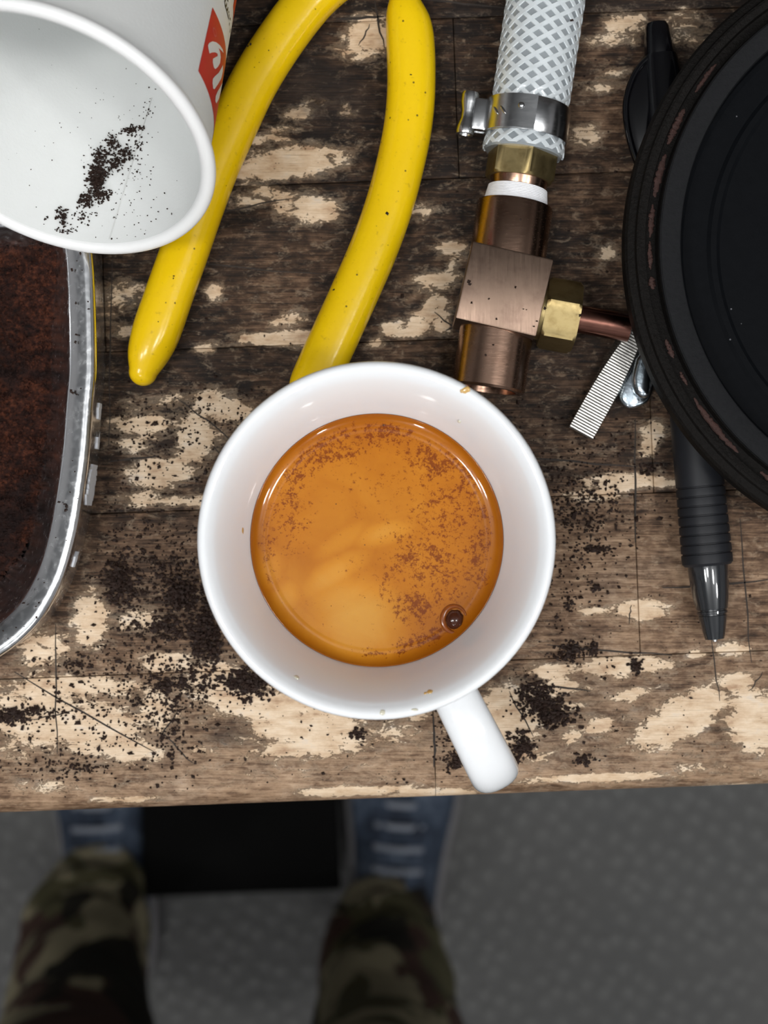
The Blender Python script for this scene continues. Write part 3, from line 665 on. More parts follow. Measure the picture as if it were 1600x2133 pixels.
# ------------------------------------------------------------------ zinc wing nut
t = NT('blue_zinc'); v = t.coord(); n = t.noise(v, 0.25, 4)
t.set(Base_Color=t.mix(n, (0.34, 0.44, 0.48), (0.50, 0.52, 0.58)), Metallic=1.0, Roughness=0.2); t.bump(t.noise(v, 0.9, 3), 0.00015, 0.4); MAT['zinc'] = t.m
wn0 = P(1335, 700, 0)
wn = empty('wing_nut', np.r_[wn0[:2], 0]); tag(wn, 'bluish zinc-plated wing nut half hidden under the black pan', 'wing nut')
WC = P(1368, 690, 5)
mesh('hub', xf(lathe([(2.6, 0), (5.2, 0), (5.0, 5), (3.9, 9), (2.6, 9), (2.6, 0)], 28), np.r_[WC[:2], 0.3], *np.eye(3)), 'zinc', wn, 35)
def wing(pts, r, hh):
    p = spline([P(x, y, z) for x, y, z in pts], 22); pa, se = round_end(p, [(r * f, hh * g) for f, g in zip(np.linspace(.8, 1, 22), np.linspace(.8, 1, 22))], 6, True, False)
    return sweep(pa, se, n=20, sq=2.6)
def plate(pts_, z0, z1, bev): return prism([tuple(q) for q in spline([P(x, y, (z0 + z1) / 2)[:2] for x, y in pts_ + pts_[:1]], 60)[:-1]], z0, z1, bev)
mesh('wing', plate([(1325, 748), (1317, 785), (1321, 815), (1336, 829), (1352, 822), (1357, 790), (1360, 745), (1345, 725)], 5.5, 9.0, 1.1), 'zinc', wn, 60)
mesh('wing_skirt', plate([(1312, 770), (1292, 806), (1289, 832), (1304, 850), (1324, 850), (1350, 836), (1362, 800), (1366, 740), (1340, 735)], 1.2, 4.0, 0.9), 'zinc', wn, 60)
mesh('wing', plate([(1330, 665), (1310, 630), (1302, 605), (1305, 578), (1320, 570), (1345, 600), (1365, 660), (1350, 690)], 3.0, 7.0, 1.2), 'zinc', wn, 60)

# ------------------------------------------------------------------ gel pen
MAT['pen_black'] = plain('black_pen_plastic', (0.003, 0.003, 0.004), 0.12, spec=0.35, coat=0.0, vscale=0.1)
MAT['pen_rubber'] = plain('black_rubber_grip', (0.011, 0.012, 0.015), 0.5, spec=0.25, vscale=0.3)
MAT['pen_cone'] = plain('smoke_clear_cone', (0.012, 0.0135, 0.016), 0.04, coat=0.8, vscale=0.3)
MAT['pen_tip'] = metal('pen_point_metal', (0.5, 0.5, 0.5), 0.25, 0.2, 0.3)
p0, p1 = P(1489, 1331, 5.8), P(1367, 46, 5.8); PA = unit(p1 - p0); PL = float(np.linalg.norm(p1 - p0)); pS, pU, _ = frame(PA)
pen = empty('gel_pen', np.r_[((p0 + p1) / 2)[:2], 0]); tag(pen, 'black click gel pen with ribbed rubber grip lying under the black pan', 'pen')
def pring(name, pr_, mat, sm=35, parent=pen, n=44): return mesh(name, xf(lathe([(r, s) for s, r in pr_], n), p0, pS, pU, PA), mat, parent, sm)
def pen_s(py):
    lo, hi = 0.0, PL
    for _ in range(40):
        m = (lo + hi) / 2
        if PX(p0 + PA * m)[1] > py: lo = m
        else: hi = m
    return lo
pring('tip_cone', [(0.0, 0.7), (0.0, 2.1), (1.0, 2.35), (3.0, 2.75), (5.2, 3.2), (5.3, 3.05), (5.6, 3.05), (5.7, 3.35), (6.2, 3.4), (6.3, 3.25), (6.6, 3.25), (6.7, 3.5), (10, 4.05), (pen_s(1185), 4.55), (pen_s(1178), 4.55), (pen_s(1178), 0)], 'pen_cone')
pring('point', [(-0.6, 0), (-0.6, 0.5), (0.0, 0.75), (0.8, 1.0), (0.8, 0)], 'pen_tip')
s0g, s1g = pen_s(1178), pen_s(860)
gp = [(s0g, 0), (s0g, 5.0), (s0g + 0.6, 5.55), (s0g + 2.0, 5.6)]
for k in range(8):
    s = pen_s(1152 - 19.6 * k); r = 5.55 - 0.035 * k; gp += [(s - 0.22, r), (s - 0.12, r - 0.32), (s + 0.12, r - 0.32), (s + 0.22, r), (s + 1.0, r + 0.04)]
gp += [(s1g - 1, 5.2), (s1g, 5.0), (s1g, 0)]
pring('rubber_grip', gp, 'pen_rubber', 25)
pring('barrel', [(s1g, 0), (s1g, 4.95), (s1g + 1, 5.1), (pen_s(300), 5.0), (pen_s(150), 4.3), (pen_s(118), 3.9), (pen_s(117), 0)], 'pen_black')
pring('click_button', [(pen_s(118) - 0.5, 0), (pen_s(118) - 0.5, 3.2), (pen_s(118), 3.35), (PL - 1.4, 2.75), (PL - 0.4, 2.3), (PL, 1.2), (PL, 0)], 'pen_black')
poly = [(1362, 118), (1340, 132), (1322, 158), (1307, 195), (1302, 225), (1306, 268), (1316, 310), (1330, 352), (1344, 350), (1352, 300), (1360, 220), (1366, 160)]
pts2 = spline([P(x, y, 6.5)[:2] for x, y in poly], 48)
ce = spline([P(x, y, 7.4) for x, y in ((1350, 122), (1334, 138), (1319, 163), (1308, 195), (1304, 225), (1307, 266), (1317, 308), (1330, 346))], 40)
mesh('clip_edge', sweep(*round_end(ce, [(0.8, 0.95)] * 40, 4), n=16), 'pen_black', pen, 180)
mesh('clip', prism([tuple(q) for q in pts2[::-1]], 4.2, 8.2, 0.9), 'pen_black', pen, 50)

# ------------------------------------------------------------------ black pan
t = NT('blackened_pan_metal'); v = t.coord(); n = t.noise(v, 0.5, 5, 0.7); vo = t.voro(v, 0.09)
c = t.mix(n, (0.0018, 0.0022, 0.003), (0.0045, 0.0052, 0.0065))
spk2 = t.voro(v, 0.22); c = t.mix(t.step(spk2.outputs['Distance'], 0.03, 0.05, 0.5, 0), c, (0.22, 0.22, 0.24))
t.set(Base_Color=c, Roughness=0.6, Specular_IOR_Level=0.05); t.bump(n, 0.0002, 0.4); MAT['pan'] = t.m
t = NT('pan_ring_matte'); v = t.coord(); n = t.noise(v, 0.8, 4, 0.7)
t.set(Base_Color=t.mix(n, (0.007, 0.0075, 0.0085), (0.016, 0.0165, 0.018)), Roughness=0.7, Specular_IOR_Level=0.08); t.bump(n, 0.0003, 0.5); MAT['pan_ring'] = t.m
t = NT('pan_rim_crust'); v = t.coord(); n = t.noise(v, 0.16, 5, 0.7); n2 = t.noise(v, 1.1, 4, 0.7)
c = t.mix(n2, (0.002, 0.002, 0.002), (0.011, 0.0095, 0.0085)); t.set(Base_Color=c, Roughness=0.6, Specular_IOR_Level=0.08); t.bump(n2, 0.0006, 0.7); MAT['pan_crust'] = t.m
t = NT('pan_residue'); v = t.coord(); n = t.noise(v, 0.9, 5, 0.7)
t.set(Base_Color=t.mix(n, (0.010, 0.004, 0.003), (0.065, 0.023, 0.016)), Roughness=0.7); t.bump(n, 0.0006, 0.8); MAT['pan_residue'] = t.m
PZ = 16.5; pc = P(1953, 512, PZ + 8); pc[2] = PZ
pan = empty('round_black_pan', pc); tag(pan, 'large round black pan with a stepped rim and brown residue in its groove', 'pan')
I3 = np.eye(3)
def pl_(name, pr_, mat, sm=30, n=160): return mesh(name, xf(lathe(pr_, n), pc, *I3), mat, pan, sm)
pl_('flange', [(0, 0), (60, 0), (64.4, 0.6), (65.2, 2), (65.2, 6.2), (64.7, 6.9), (63.3, 7.4), (63.0, 8.2), (62.5, 8.4), (61.2, 8.2), (60.9, 6.6), (58.9, 6.6), (58.6, 8.8), (55, 8.8), (55, 4), (0, 4)], 'pan_crust')
pl_('raised_ring', [(58.55, 7.0), (58.45, 9.6), (58.1, 9.9), (54.6, 10.1), (54.2, 9.9), (54.0, 9.4), (54.0, 7.0)], 'pan_ring')
pl_('pan_floor', [(54.3, 9.0), (53.9, 9.0), (53.6, 5.2), (52.6, 4.5), (47.6, 4.4), (46.8, 4.9), (45.6, 4.9), (44.8, 4.4), (0, 4.4), (0, 3.9), (54.3, 3.9)], 'pan')
for th0, th1, rr_, wd in ((151, 159, 60.1, .9), (161, 170, 59.9, .9), (171.5, 178, 59.9, .7), (179, 184.5, 60, .6), (186, 188.5, 60, .8), (199, 203, 59.9, .7), (206, 209, 59.8, .5), (212, 226, 60.0, .8), (232, 240, 60, .8), (140, 147, 60, .6)):
    n_ = 26; pa = []; se = []
    for k in range(n_):
        a_ = rad(th0 + (th1 - th0) * k / (n_ - 1)); pa.append(pc + [rr_ * math.cos(a_) + random.uniform(-.12, .12), rr_ * math.sin(a_) + random.uniform(-.12, .12), 6.75])
        f_ = math.sin(math.pi * (k + 0.5) / n_) ** 0.5 * random.uniform(0.55, 1.1); se.append((wd * f_, 0.32 * f_))
    mesh('residue', sweep(pa, se, n=10), 'pan_residue', pan, 60, label='reddish-brown crust in the rim groove')

# ------------------------------------------------------------------ steel tray with spent grounds
t = NT('polished_tray_steel'); v = t.coord(); n = t.noise(v, 0.12, 5, 0.65); n2 = t.noise(v, 0.7, 4, 0.6)
t.set(Base_Color=t.mix(n, (0.84, 0.86, 0.89), (0.93, 0.94, 0.95)), Metallic=1.0, Roughness=t.step(n2, 0.35, 0.75, 0.14, 0.30)); t.bump(n, 0.0002, 0.12); MAT['tray'] = t.m
TH_ = 20.0
TOUT = [(191, 530), (196, 628), (198, 762), (192, 840), (184, 940), (172, 1029), (156, 1118), (130, 1207), (89, 1284), (45, 1332), (0, 1366), (-60, 1402), (-150, 1435), (-260, 1450), (-380, 1438), (-500, 1390),
        (-600, 1300), (-660, 1180), (-690, 1000), (-690, 800), (-680, 600), (-640, 480), (-560, 425), (-300, 408), (0, 408), (110, 415), (160, 445), (182, 485)]
tpl = np.array([P(x, y, TH_) for x, y in TOUT]); m_ = len(tpl)
TP = spline(np.vstack([tpl[-2:], tpl, tpl[:3]]), (m_ + 4) * 8 + 1)[16:16 + m_ * 8][:, :2]
TT = np.roll(TP, -1, 0) - np.roll(TP, 1, 0); TT /= np.linalg.norm(TT, axis=1)[:, None]
TNRM = np.stack([TT[:, 1], -TT[:, 0]], -1); tcen = TP.mean(0)
if np.dot(TNRM[0], TP[0] - tcen) < 0: TNRM = -TNRM
tc0 = np.array([tcen[0], tcen[1], 0])
tray = empty('steel_tray', (tc0[0], tc0[1], 0)); tag(tray, 'stainless steel tray with a rolled rim holding spent coffee grounds', 'tray')
def sup(off, z): return [(p[0] - q[0] * off, p[1] - q[1] * off, z) for p, q in zip(TP, TNRM)]
def in_tray(x, y, off=0.0):
    d = TP - TNRM * off; x1, y1 = d[:, 0], d[:, 1]; x2, y2 = np.roll(x1, -1), np.roll(y1, -1)
    c = ((y1 > y) != (y2 > y)) & (x < (x2 - x1) * (y - y1) / (y2 - y1 + 1e-12) + x1); return bool(c.sum() % 2)
def loft(rings_, cap0=True, cap1=True):
    n = len(rings_[0]); V = np.array([p for r in rings_ for p in r]); F = []
    for k in range(len(rings_) - 1):
        for i in range(n): j = (i + 1) % n; F.append([k * n + i, k * n + j, (k + 1) * n + j, (k + 1) * n + i])
    if cap0: F.append(list(range(n - 1, -1, -1)))
    if cap1: F.append([(len(rings_) - 1) * n + i for i in range(n)])
    return V, F
tp_ = [(4.5, 0), (1.9, 0.2), (1.3, 0.8), (1.0, 4), (0.9, 14), (0.9, 16.8), (0.15, 17.2), (-0.05, 18.3), (0.25, 19.4), (1.1, 20.0), (2.0, 19.85), (3.6, 19.2), (5.0, 18.75), (5.7, 18.3), (6.4, 17.2), (9.5, 11), (12.6, 6), (15.5, 3.2), (19, 2.0), (26, 1.8)]
mesh('tray_pan', loft([sup(o_, z_) for o_, z_ in tp_]), 'tray', tray, 60)
MAT['label'] = plain('torn_white_label', (0.72, 0.74, 0.78), 0.55, vscale=0.4, bump=0.1)
def wall_pt(py, z, out=0.12):     # a point on the tray's outer wall (right side) shown at image row py
    best = min(sup(1.0 - out, z), key=lambda p: abs(PX(np.array(p))[1] - py) + (1e6 if p[0] < tc0[0] else 0)); return np.array(best)
for y0, y1, z0, z1 in ((965, 1056, 3.0, 12.0), (838, 872, 5.0, 8.5), (905, 940, 4.5, 7), (1150, 1180, 7, 10.0)):
    V, F = [], []; n_ = 22; hz_ = z1 - z0
    for k in range(n_):
        yy = y0 + (y1 - y0) * k / (n_ - 1); e = math.sin(math.pi * (k + 0.7) / (n_ + 0.6)) ** 0.35
        lo = z0 + (z1 - z0) * (0.5 - 0.5 * e) * 0.6 + random.uniform(0, .16) * hz_; hi = z1 - (z1 - z0) * (0.5 - 0.5 * e) * 0.5 - random.uniform(0, .22) * hz_
        V += [wall_pt(yy, lo, .3), wall_pt(yy, hi, .3), wall_pt(yy, hi, .02), wall_pt(yy, lo, .02)]
    for k in range(n_ - 1):
        b_ = 4 * k; F += [[b_ + i, b_ + (i + 1) % 4, b_ + 4 + (i + 1) % 4, b_ + 4 + i] for i in range(4)]
    F += [[3, 2, 1, 0], [4 * n_ - 4, 4 * n_ - 3, 4 * n_ - 2, 4 * n_ - 1]]
    mesh('torn_label', (np.array(V), F), 'label', tray, 60, label='scrap of white label stuck on the outer wall')
t = NT('spent_grounds'); v = t.coord(); n = t.noise(v, 0.9, 5, 0.7); n2 = t.noise(v, 0.045, 4, 0.6, 0.5); n5 = t.noise(v, 0.25, 5, 0.7)
c = t.ramp(t.math('ADD', t.math('MULTIPLY', n, 0.6), t.math('MULTIPLY', n5, 0.4)), [(0.36, (0.004, 0.0018, 0.0015)), (0.50, (0.030, 0.0085, 0.0045)), (0.64, (0.115, 0.034, 0.015))])
c = t.mix(t.math('MULTIPLY', t.step(n2, 0.48, 0.62), 0.85), c, (0.010, 0.0045, 0.004)); t.set(Base_Color=c, Roughness=0.75, Specular_IOR_Level=0.2); t.bump(n, 0.0012, 1.0); MAT['spent'] = t.m
gx = np.arange(TP[:, 0].min(), TP[:, 0].max(), 0.9); gy = np.arange(TP[:, 1].min(), TP[:, 1].max(), 0.9); V, F, idx = [], [], {}
def gz(x, y):
    return 6.4 + 2.2 * noise.noise(Vector((x * 0.06, y * 0.05, 3.1))) + 1.6 * noise.noise(Vector((x * 0.28, y * 0.28, 0))) + 0.7 * noise.noise(Vector((x * 0.8, y * 0.8, 7)))
for i, x_ in enumerate(gx):
    for j, y_ in enumerate(gy):
        bl_ = float(np.interp(y_, [-12, 2, 45, 62], [15.5, 10.4, 10.4, 6.2])); hi_ = float(np.interp(y_, [-12, 2, 45, 62], [-1.5, 1.0, 1.0, 5.5]))
        if in_tray(x_, y_, bl_):
            e_ = 0 if in_tray(x_, y_, bl_ + 2.2) else -2.2 * float(np.interp(y_, [-12, 2], [1, 0]))
            idx[i, j] = len(V); V.append((x_, y_, gz(x_, y_) + hi_ + e_))
for (i, j), k in list(idx.items()):
    q = [(i, j), (i + 1, j), (i + 1, j + 1), (i, j + 1)]
    if all(z in idx for z in q): F.append([idx[z] for z in q])
V0 = np.array(V); pick = RNG.choice(np.flatnonzero(V0[:, 0] > -95), 2600); cp = V0[pick] + RNG.uniform(-.5, .5, (2600, 3)); cp[:, 2] = V0[pick][:, 2] + RNG.uniform(0, .4, 2600)
sg_ = mesh('spent_grounds', join((V0, F), crumbs(cp, RNG.uniform(.25, .6, 2600))), 'spent', None, 50, base=(tc0[0], tc0[1], 3))
tag(sg_, 'moist reddish-brown spent coffee grounds lying in the steel tray', 'coffee grounds', kind='stuff')

# ------------------------------------------------------------------ paper cup
MAT['paper'] = plain('white_cup_paper', (0.76, 0.78, 0.775), 0.42, var=0.03, vscale=0.08, bump=0.04, bscale=1.5)
MAT['paper_rim'] = plain('rolled_paper_rim', (0.80, 0.81, 0.815), 0.34, var=0.02, vscale=0.1)
MAT['red'] = plain('red_print', (0.55, 0.012, 0.022), 0.4, var=0.08)
MAT['white_print'] = plain('white_print', (0.74, 0.75, 0.73), 0.42, var=0.03)
MAT['pink_print'] = plain('pale_red_print', (0.62, 0.12, 0.12), 0.42, var=0.03)
MAT['ink'] = plain('dark_ink', (0.02, 0.022, 0.016), 0.5)
MAT['seam'] = plain('seam_shadow_paper', (0.66, 0.67, 0.66), 0.5)
kc = np.array([-63.844, 77.109, 52.0]); kth, kph, KR, KL, KS = 1.05399, -1.82381, 32.6, 61.0, 0.15
kn = np.array([math.sin(kth) * math.cos(kph), math.sin(kth) * math.sin(kph), math.cos(kth)]); KA = -kn
KU = unit(up - KA * KA[2]); KV = np.cross(KA, KU)
pcup = empty('paper_cup', np.r_[(kc + KA * KL)[:2], 0]); tag(pcup, 'white paper cup lying tipped over with a red square logo and grounds inside', 'paper cup')
def kx(VF): return xf(VF, kc, KU, KV, KA)
R0 = KR - 2.0
body = [(R0 - 0.9, 0.0), (R0 - 0.1, 0.0), (R0 - KS * 2, 2.0), (R0 - KS * 30, 30), (R0 - KS * KL, KL), (R0 - KS * KL - 0.9, KL), (R0 - KS * (KL - 5) - 0.9, KL - 5), (R0 - KS * 30 - 0.9, 30), (R0 - KS * 2 - 0.9, 2.0)]
mesh('cup_wall', kx(lathe(body, 120, True)), 'paper', pcup, 50)
mesh('cup_base', kx(lathe([(0, KL - 6), (R0 - KS * (KL - 6) - 0.85, KL - 6), (R0 - KS * (KL - 6) - 0.85, KL - 5.2), (0, KL - 5.2)], 80)), 'paper', pcup, 40)
rr2 = 1.45; mesh('rolled_rim', kx(lathe([(KR - rr2 + rr2 * math.cos(q), 0.2 + rr2 * 0.95 * math.sin(q)) for q in np.linspace(0, 2 * math.pi, 20, endpoint=False)], 160, True)), 'paper_rim', pcup, 180)
def on_cup(ph, s, off=0.06):
    ph = rad(ph); r = R0 - KS * s + off; return kc + KA * s + (KU * math.cos(ph) + KV * math.sin(ph)) * r
def print_poly(name, pts, off, mat, parent, sub=1):
    """flat print: outline in (angle deg, station mm) laid on the cone"""
    bm = bmesh.new(); vv = [bm.verts.new((p[0], p[1], 0)) for p in pts]; f = bm.faces.new(vv)
    bmesh.ops.triangulate(bm, faces=[f])
    for _ in range(sub): bmesh.ops.subdivide_edges(bm, edges=bm.edges[:], cuts=1, use_grid_fill=True)
    bm.verts.index_update(); top = [on_cup(q.co.x, q.co.y, off) for q in bm.verts]; F = [[q.index for q in g.verts] for g in bm.faces]; bm.free()
    F = [f_ if np.dot(np.cross(top[f_[1]] - top[f_[0]], top[f_[2]] - top[f_[0]]), top[f_[0]] - (kc + KA * 20)) > 0 else f_[::-1] for f_ in F]
    return mesh(name, (np.array(top), F), mat, parent, 180)
sq_ = [(61.5 + 39.5 * i / 8, 12.6 - 0.0 * i) for i in range(9)] + [(101, 31.2 - 0) for _ in range(1)] + [(101 - 39.5 * i / 8, 31.2) for i in range(1, 9)]
lg = print_poly('printed_logo', sq_, 0.06, 'red', pcup, 2); lg['label'] = 'red square logo with white script strokes'
hook = [(64.1,21.38),(64.6,22.38),(66.7,24.03),(70.2,25.67),(74.4,27.1),(78.5,28.18),(81.0,28.39),(77.1,27.1),(73.4,25.82),(76.0,25.96),(78.0,25.6),(78.5,24.24),(76.6,22.17),(74.3,20.31),(72.4,19.74),(70.6,20.16),(70.0,20.88),(71.8,22.24),(74.0,23.81),(73.5,24.24),(70.7,23.1),(67.9,21.45),(66.5,20.38),(65.2,20.74)]
s2p = [(83.8,26.46),(86.2,25.89),(85.3,23.53),(81.3,19.95),(77.5,16.44),(75.8,15.8),(74.2,16.3),(73.6,17.23),(75.3,18.88),(79.2,21.95),(81.8,24.53)]
s3p = [(92.6,25.82),(91.0,22.67),(88.5,19.5),(84.3,16.09),(81.8,15.52),(80.8,16.37),(82.6,18.52),(86.3,21.6)]
for pp_ in (hook, s2p, s3p): print_poly('script_stroke', pp_, 0.11, 'white_print', lg, 0)
print_poly('registered_mark', [(67.1 + 2.1 * math.cos(q), 26.9 + 0.85 * math.sin(q)) for q in np.linspace(0, 6.283, 14, endpoint=False)], 0.10, 'pink_print', lg, 0)
print_poly('registered_mark', [(67.1 + 1.5 * math.cos(q), 26.9 + 0.6 * math.sin(q)) for q in np.linspace(0, 6.283, 14, endpoint=False)], 0.13, 'red', lg, 0)
TXT = [[(71.1,38.9),(70.6,37.9),(71.8,37.4),(75.2,37.47),(77.7,37.47),(79.7,37.47)],[(73.1,39.8),(74.4,40.1)],[(72.9,38.76),(73.2,38.26),(72.6,37.55)],[(75.5,38.91),(75.8,38.48),(75.0,37.69)],[(77.1,38.55),(78.5,38.69)],[(79.3,38.76),(79.7,38.19)],[(81.1,38.55),(83.0,39.05)],[(82.6,37.9),(82.9,37.26)],[(87.6,38.55),(87.5,37.47)],[(71.1,38.9),(72.0,40.0),(73.1,39.8)]]
for st_ in TXT:
    q = np.array(st_); d = np.gradient(q, axis=0); wdt = []
    for k in range(len(q)):
        v_ = np.array([d[k][0] * 0.45, d[k][1]]); v_ = v_ / np.linalg.norm(v_); wdt.append(np.array([-v_[1] / 0.45, v_[0]]) * 0.24)
    out = [tuple(q[k] + wdt[k]) for k in range(len(q))] + [tuple(q[k] - wdt[k]) for k in range(len(q) - 1, -1, -1)]
    print_poly('printed_letter', out, 0.07, 'ink', pcup, 0)
print_poly('red_print_edge', [(84, 43.5), (100, 43.5), (100, 54), (84, 54)], 0.06, 'red', pcup, 2)
# seam of the paper inside
def in_cup(ph, s, off=0.0): ph = rad(ph); r = R0 - KS * s - 0.92 - off; return kc + KA * s + (KU * math.cos(ph) + KV * math.sin(ph)) * r
GP, GS = np.meshgrid(np.linspace(90, 270, 500), np.linspace(1, KL - 6, 260))
Rg = R0 - KS * GS - 0.92; phr = np.radians(GP)
GX = kc + GS[..., None] * KA + (np.cos(phr) * Rg)[..., None] * KU + (np.sin(phr) * Rg)[..., None] * KV
gpx, gpy = PX(GX)
def cup_inv(px, py):
    k = np.unravel_index(((gpx - px) ** 2 + (gpy - py) ** 2).argmin(), gpx.shape); return GP[k], GS[k]
sa, sb = cup_inv(229, 518), cup_inv(316, 205); V, F = [], []
for k in range(14):
    ph_ = sa[0] + (sb[0] - sa[0]) * k / 13; s__ = sa[1] + (sb[1] - sa[1]) * k / 13
    V += [in_cup(ph_ - .28, s__, 0.0), in_cup(ph_ - .22, s__, 0.12), in_cup(ph_ + .22, s__, 0.12), in_cup(ph_ + .28, s__, 0.0)]
for k in range(13): F += [[4 * k + i, 4 * k + i + 1, 4 * k + 5 + i, 4 * k + 4 + i] for i in range(3)]
mesh('inner_seam', (np.array(V), F), 'seam', pcup, 60)
MAT['grounds'] = plain('dark_coffee_grounds', (0.017, 0.0068, 0.0035), 0.7, var=0.7, vscale=0.9, spec=0.35)
CL = [(200,378,9,17,300,.34),(208,362,9,10,160,.34),(178,418,8,8,110,.32),(131,452,7,9,90,.3),(212,325,10,8,110,.3),(234,300,7,10,90,.3),(255,325,11,9,110,.32),(272,272,9,5,80,.3),(293,268,5,3,20,.3),(238,345,9,8,90,.28),(285,305,7,7,35,.25),
      (265,345,25,30,60,.2),(175,452,14,8,50,.24),(140,482,12,5,40,.24),(270,400,40,60,90,.17),(300,225,16,25,30,.2),(200,250,60,50,25,.13),(120,300,90,90,30,.13),(230,440,40,30,30,.18),(207,405,8,8,70,.3),(222,405,6,5,40,.3),(97,455,2,3,8,.3)]
pts, szs = [], []
for cx, cy, sx, sy, n_, s in CL:
    for _ in range(int(n_ * .75)):
        ph_, s__ = cup_inv(RNG.normal(cx, sx), RNG.normal(cy, sy)); sz = s * RNG.uniform(.6, 1.3); pts.append(in_cup(ph_, s__, sz * (.5 + (RNG.uniform(0, 1.2) if n_ > 80 else 0)))); szs.append(sz)
g_ = mesh('cup_grounds', crumbs(pts, szs, .9), 'grounds', None, None); tag(g_, 'dark coffee grounds scattered inside the tipped white paper cup', 'coffee grounds', kind='stuff')

# ------------------------------------------------------------------ loose grounds on the bench, tools and tray rim
CL = [(248,1205,15,26,300,.40,1.3),(262,1225,28,18,110,.36,.6),(372,1235,22,26,300,.40,1.3),(432,1330,20,40,380,.42,1.6),(518,1422,26,15,380,.42,1.6),(350,1312,45,14,220,.38,.8),(300,1250,55,40,130,.30,.2),(410,1255,26,50,120,.36,.5),
      (444,1260,14,40,110,.38,.6),(345,1430,12,8,50,.4,1),(70,1488,60,8,110,.36,.5),(22,1492,20,10,110,.42,.8),(160,1380,18,12,60,.34,.4),(290,1400,90,60,420,.32,.1),(230,1490,110,70,320,.32,.1),(350,1480,30,60,200,.35,.2),
      (410,1420,30,20,120,.4,.5),(350,930,120,100,420,.27,0),(300,1120,90,70,330,.28,0),(340,1170,50,20,120,.32,.3),(1215,1050,45,40,230,.32,.1),(1250,1070,60,70,170,.3,0),(1190,1110,40,60,120,.3,.1),(1200,1230,50,80,110,.3,0),
      (1245,1144,14,4,70,.36,.5),(1185,1358,16,11,130,.38,.8),(1235,1350,6,9,40,.38,.8),(1325,1383,8,10,60,.4,1),(1110,1450,24,20,230,.36,.5),(1150,1486,22,15,260,.4,1),(1085,1552,13,17,170,.42,1),(1130,1455,16,16,130,.4,.8),
      (1213,1581,13,6,60,.35,.3),(1250,1400,150,120,170,.26,0),(1300,940,100,60,170,.27,0),(1180,980,40,40,90,.3,.1),(150,1560,150,50,120,.28,0),(600,1540,300,60,90,.25,0),(745,1530,9,8,60,.36,.6),(800,1000,800,600,260,.2,0),
      (950,1588,9,7,70,.36,.7),(930,1500,20,30,60,.28,0),(935,1555,15,25,60,.28,0),(290,880,70,40,140,.3,0),(450,860,50,40,90,.24,0),(500,330,150,250,60,.2,0),(1230,280,80,150,60,.22,0),(960,620,60,160,50,.2,0),(1240,1225,6,5,30,.36,.5),
      (1350,978,9,5,40,.34,.4),(1190,1262,6,8,20,.36,.4),(820,1640,20,10,25,.3,.2),(130,1590,40,20,40,.33,.2),(180,1600,20,6,40,.34,.3),(60,1600,40,12,30,.3,.2),(1060,900,40,60,60,.24,0)]
pts, szs = [], []
for cx, cy, sx, sy, n_, s, zz in CL:
    for _ in range(n_):
        a_ = RNG.normal(0, 1, 2)
        p = P(cx + sx * a_[0], cy + sy * a_[1], 0)
        if in_tray(p[0], p[1], -1) or np.dot(p, BY) < edge_v + 4 or math.hypot(p[0] - cc[0], p[1] - cc[1]) < 21: continue
        sz = s * RNG.lognormal(0, .35); sz = min(sz, 0.8)
        pts.append((p[0], p[1], sz * .35 + zz * RNG.uniform(0, 1) * math.exp(-np.dot(a_, a_) / 2))); szs.append(sz)
def grounds(name, base, label):
    global pts, szs
    g_ = mesh(name, crumbs(pts, szs), 'grounds', None, None, base=base); tag(g_, label, 'coffee grounds', kind='stuff'); pts, szs = [], []
grounds('coffee_grounds', (0, 0, 0), 'dark ground coffee spilled in clumps and specks over the bench')
# on the pliers' grips
gl, grr = spline([P(x, y, ZG) for x, y in LH], 200), spline([P(x, y, ZG) for x, y in RH], 200)
for x, y, s in ((522,92,.4),(516,96,.25),(856,156,.3),(850,145,.15),(870,196,.3),(827,190,.28),(872,193,.22),(848,202,.18),(807,445,.55),(700,600,.3),(697,604,.38),(694,608,.25),(703,630,.2),(699,645,.24),(706,648,.16),(709,656,.16),(663,700,.2),(671,698,.2),(660,720,.18),(697,700,.18),(710,740,.2),
                (880,287,.2),(885,257,.25),(823,264,.25),(362,575,.3),(361,580,.25),(386,586,.2),(330,670,.18),(422,536,.3),(421,540,.2),(812,520,.18),(795,510,.18),(860,240,.18),(838,300,.2),(842,320,.18),(820,352,.2),(740,560,.15),(750,540,.18),(530,140,.15),(560,105,.15),(488,170,.15),(475,220,.15),(540,130,.12)):
    q = P(x, y, ZG + 4.6); pthx = gl if min(np.hypot(*(gl[:, :2] - q[:2]).T)) < min(np.hypot(*(grr[:, :2] - q[:2]).T)) else grr
    dd = min(np.hypot(*(pthx[:, :2] - q[:2]).T)); hgt = ZG + 5.35 * math.sqrt(max(0.05, 1 - (dd / 5.4) ** 2)); q = P(x, y, hgt); pts.append(q + [0, 0, s * .3]); szs.append(s)
grounds('grip_specks', None, 'tiny coffee specks sticking to the yellow plier handles')
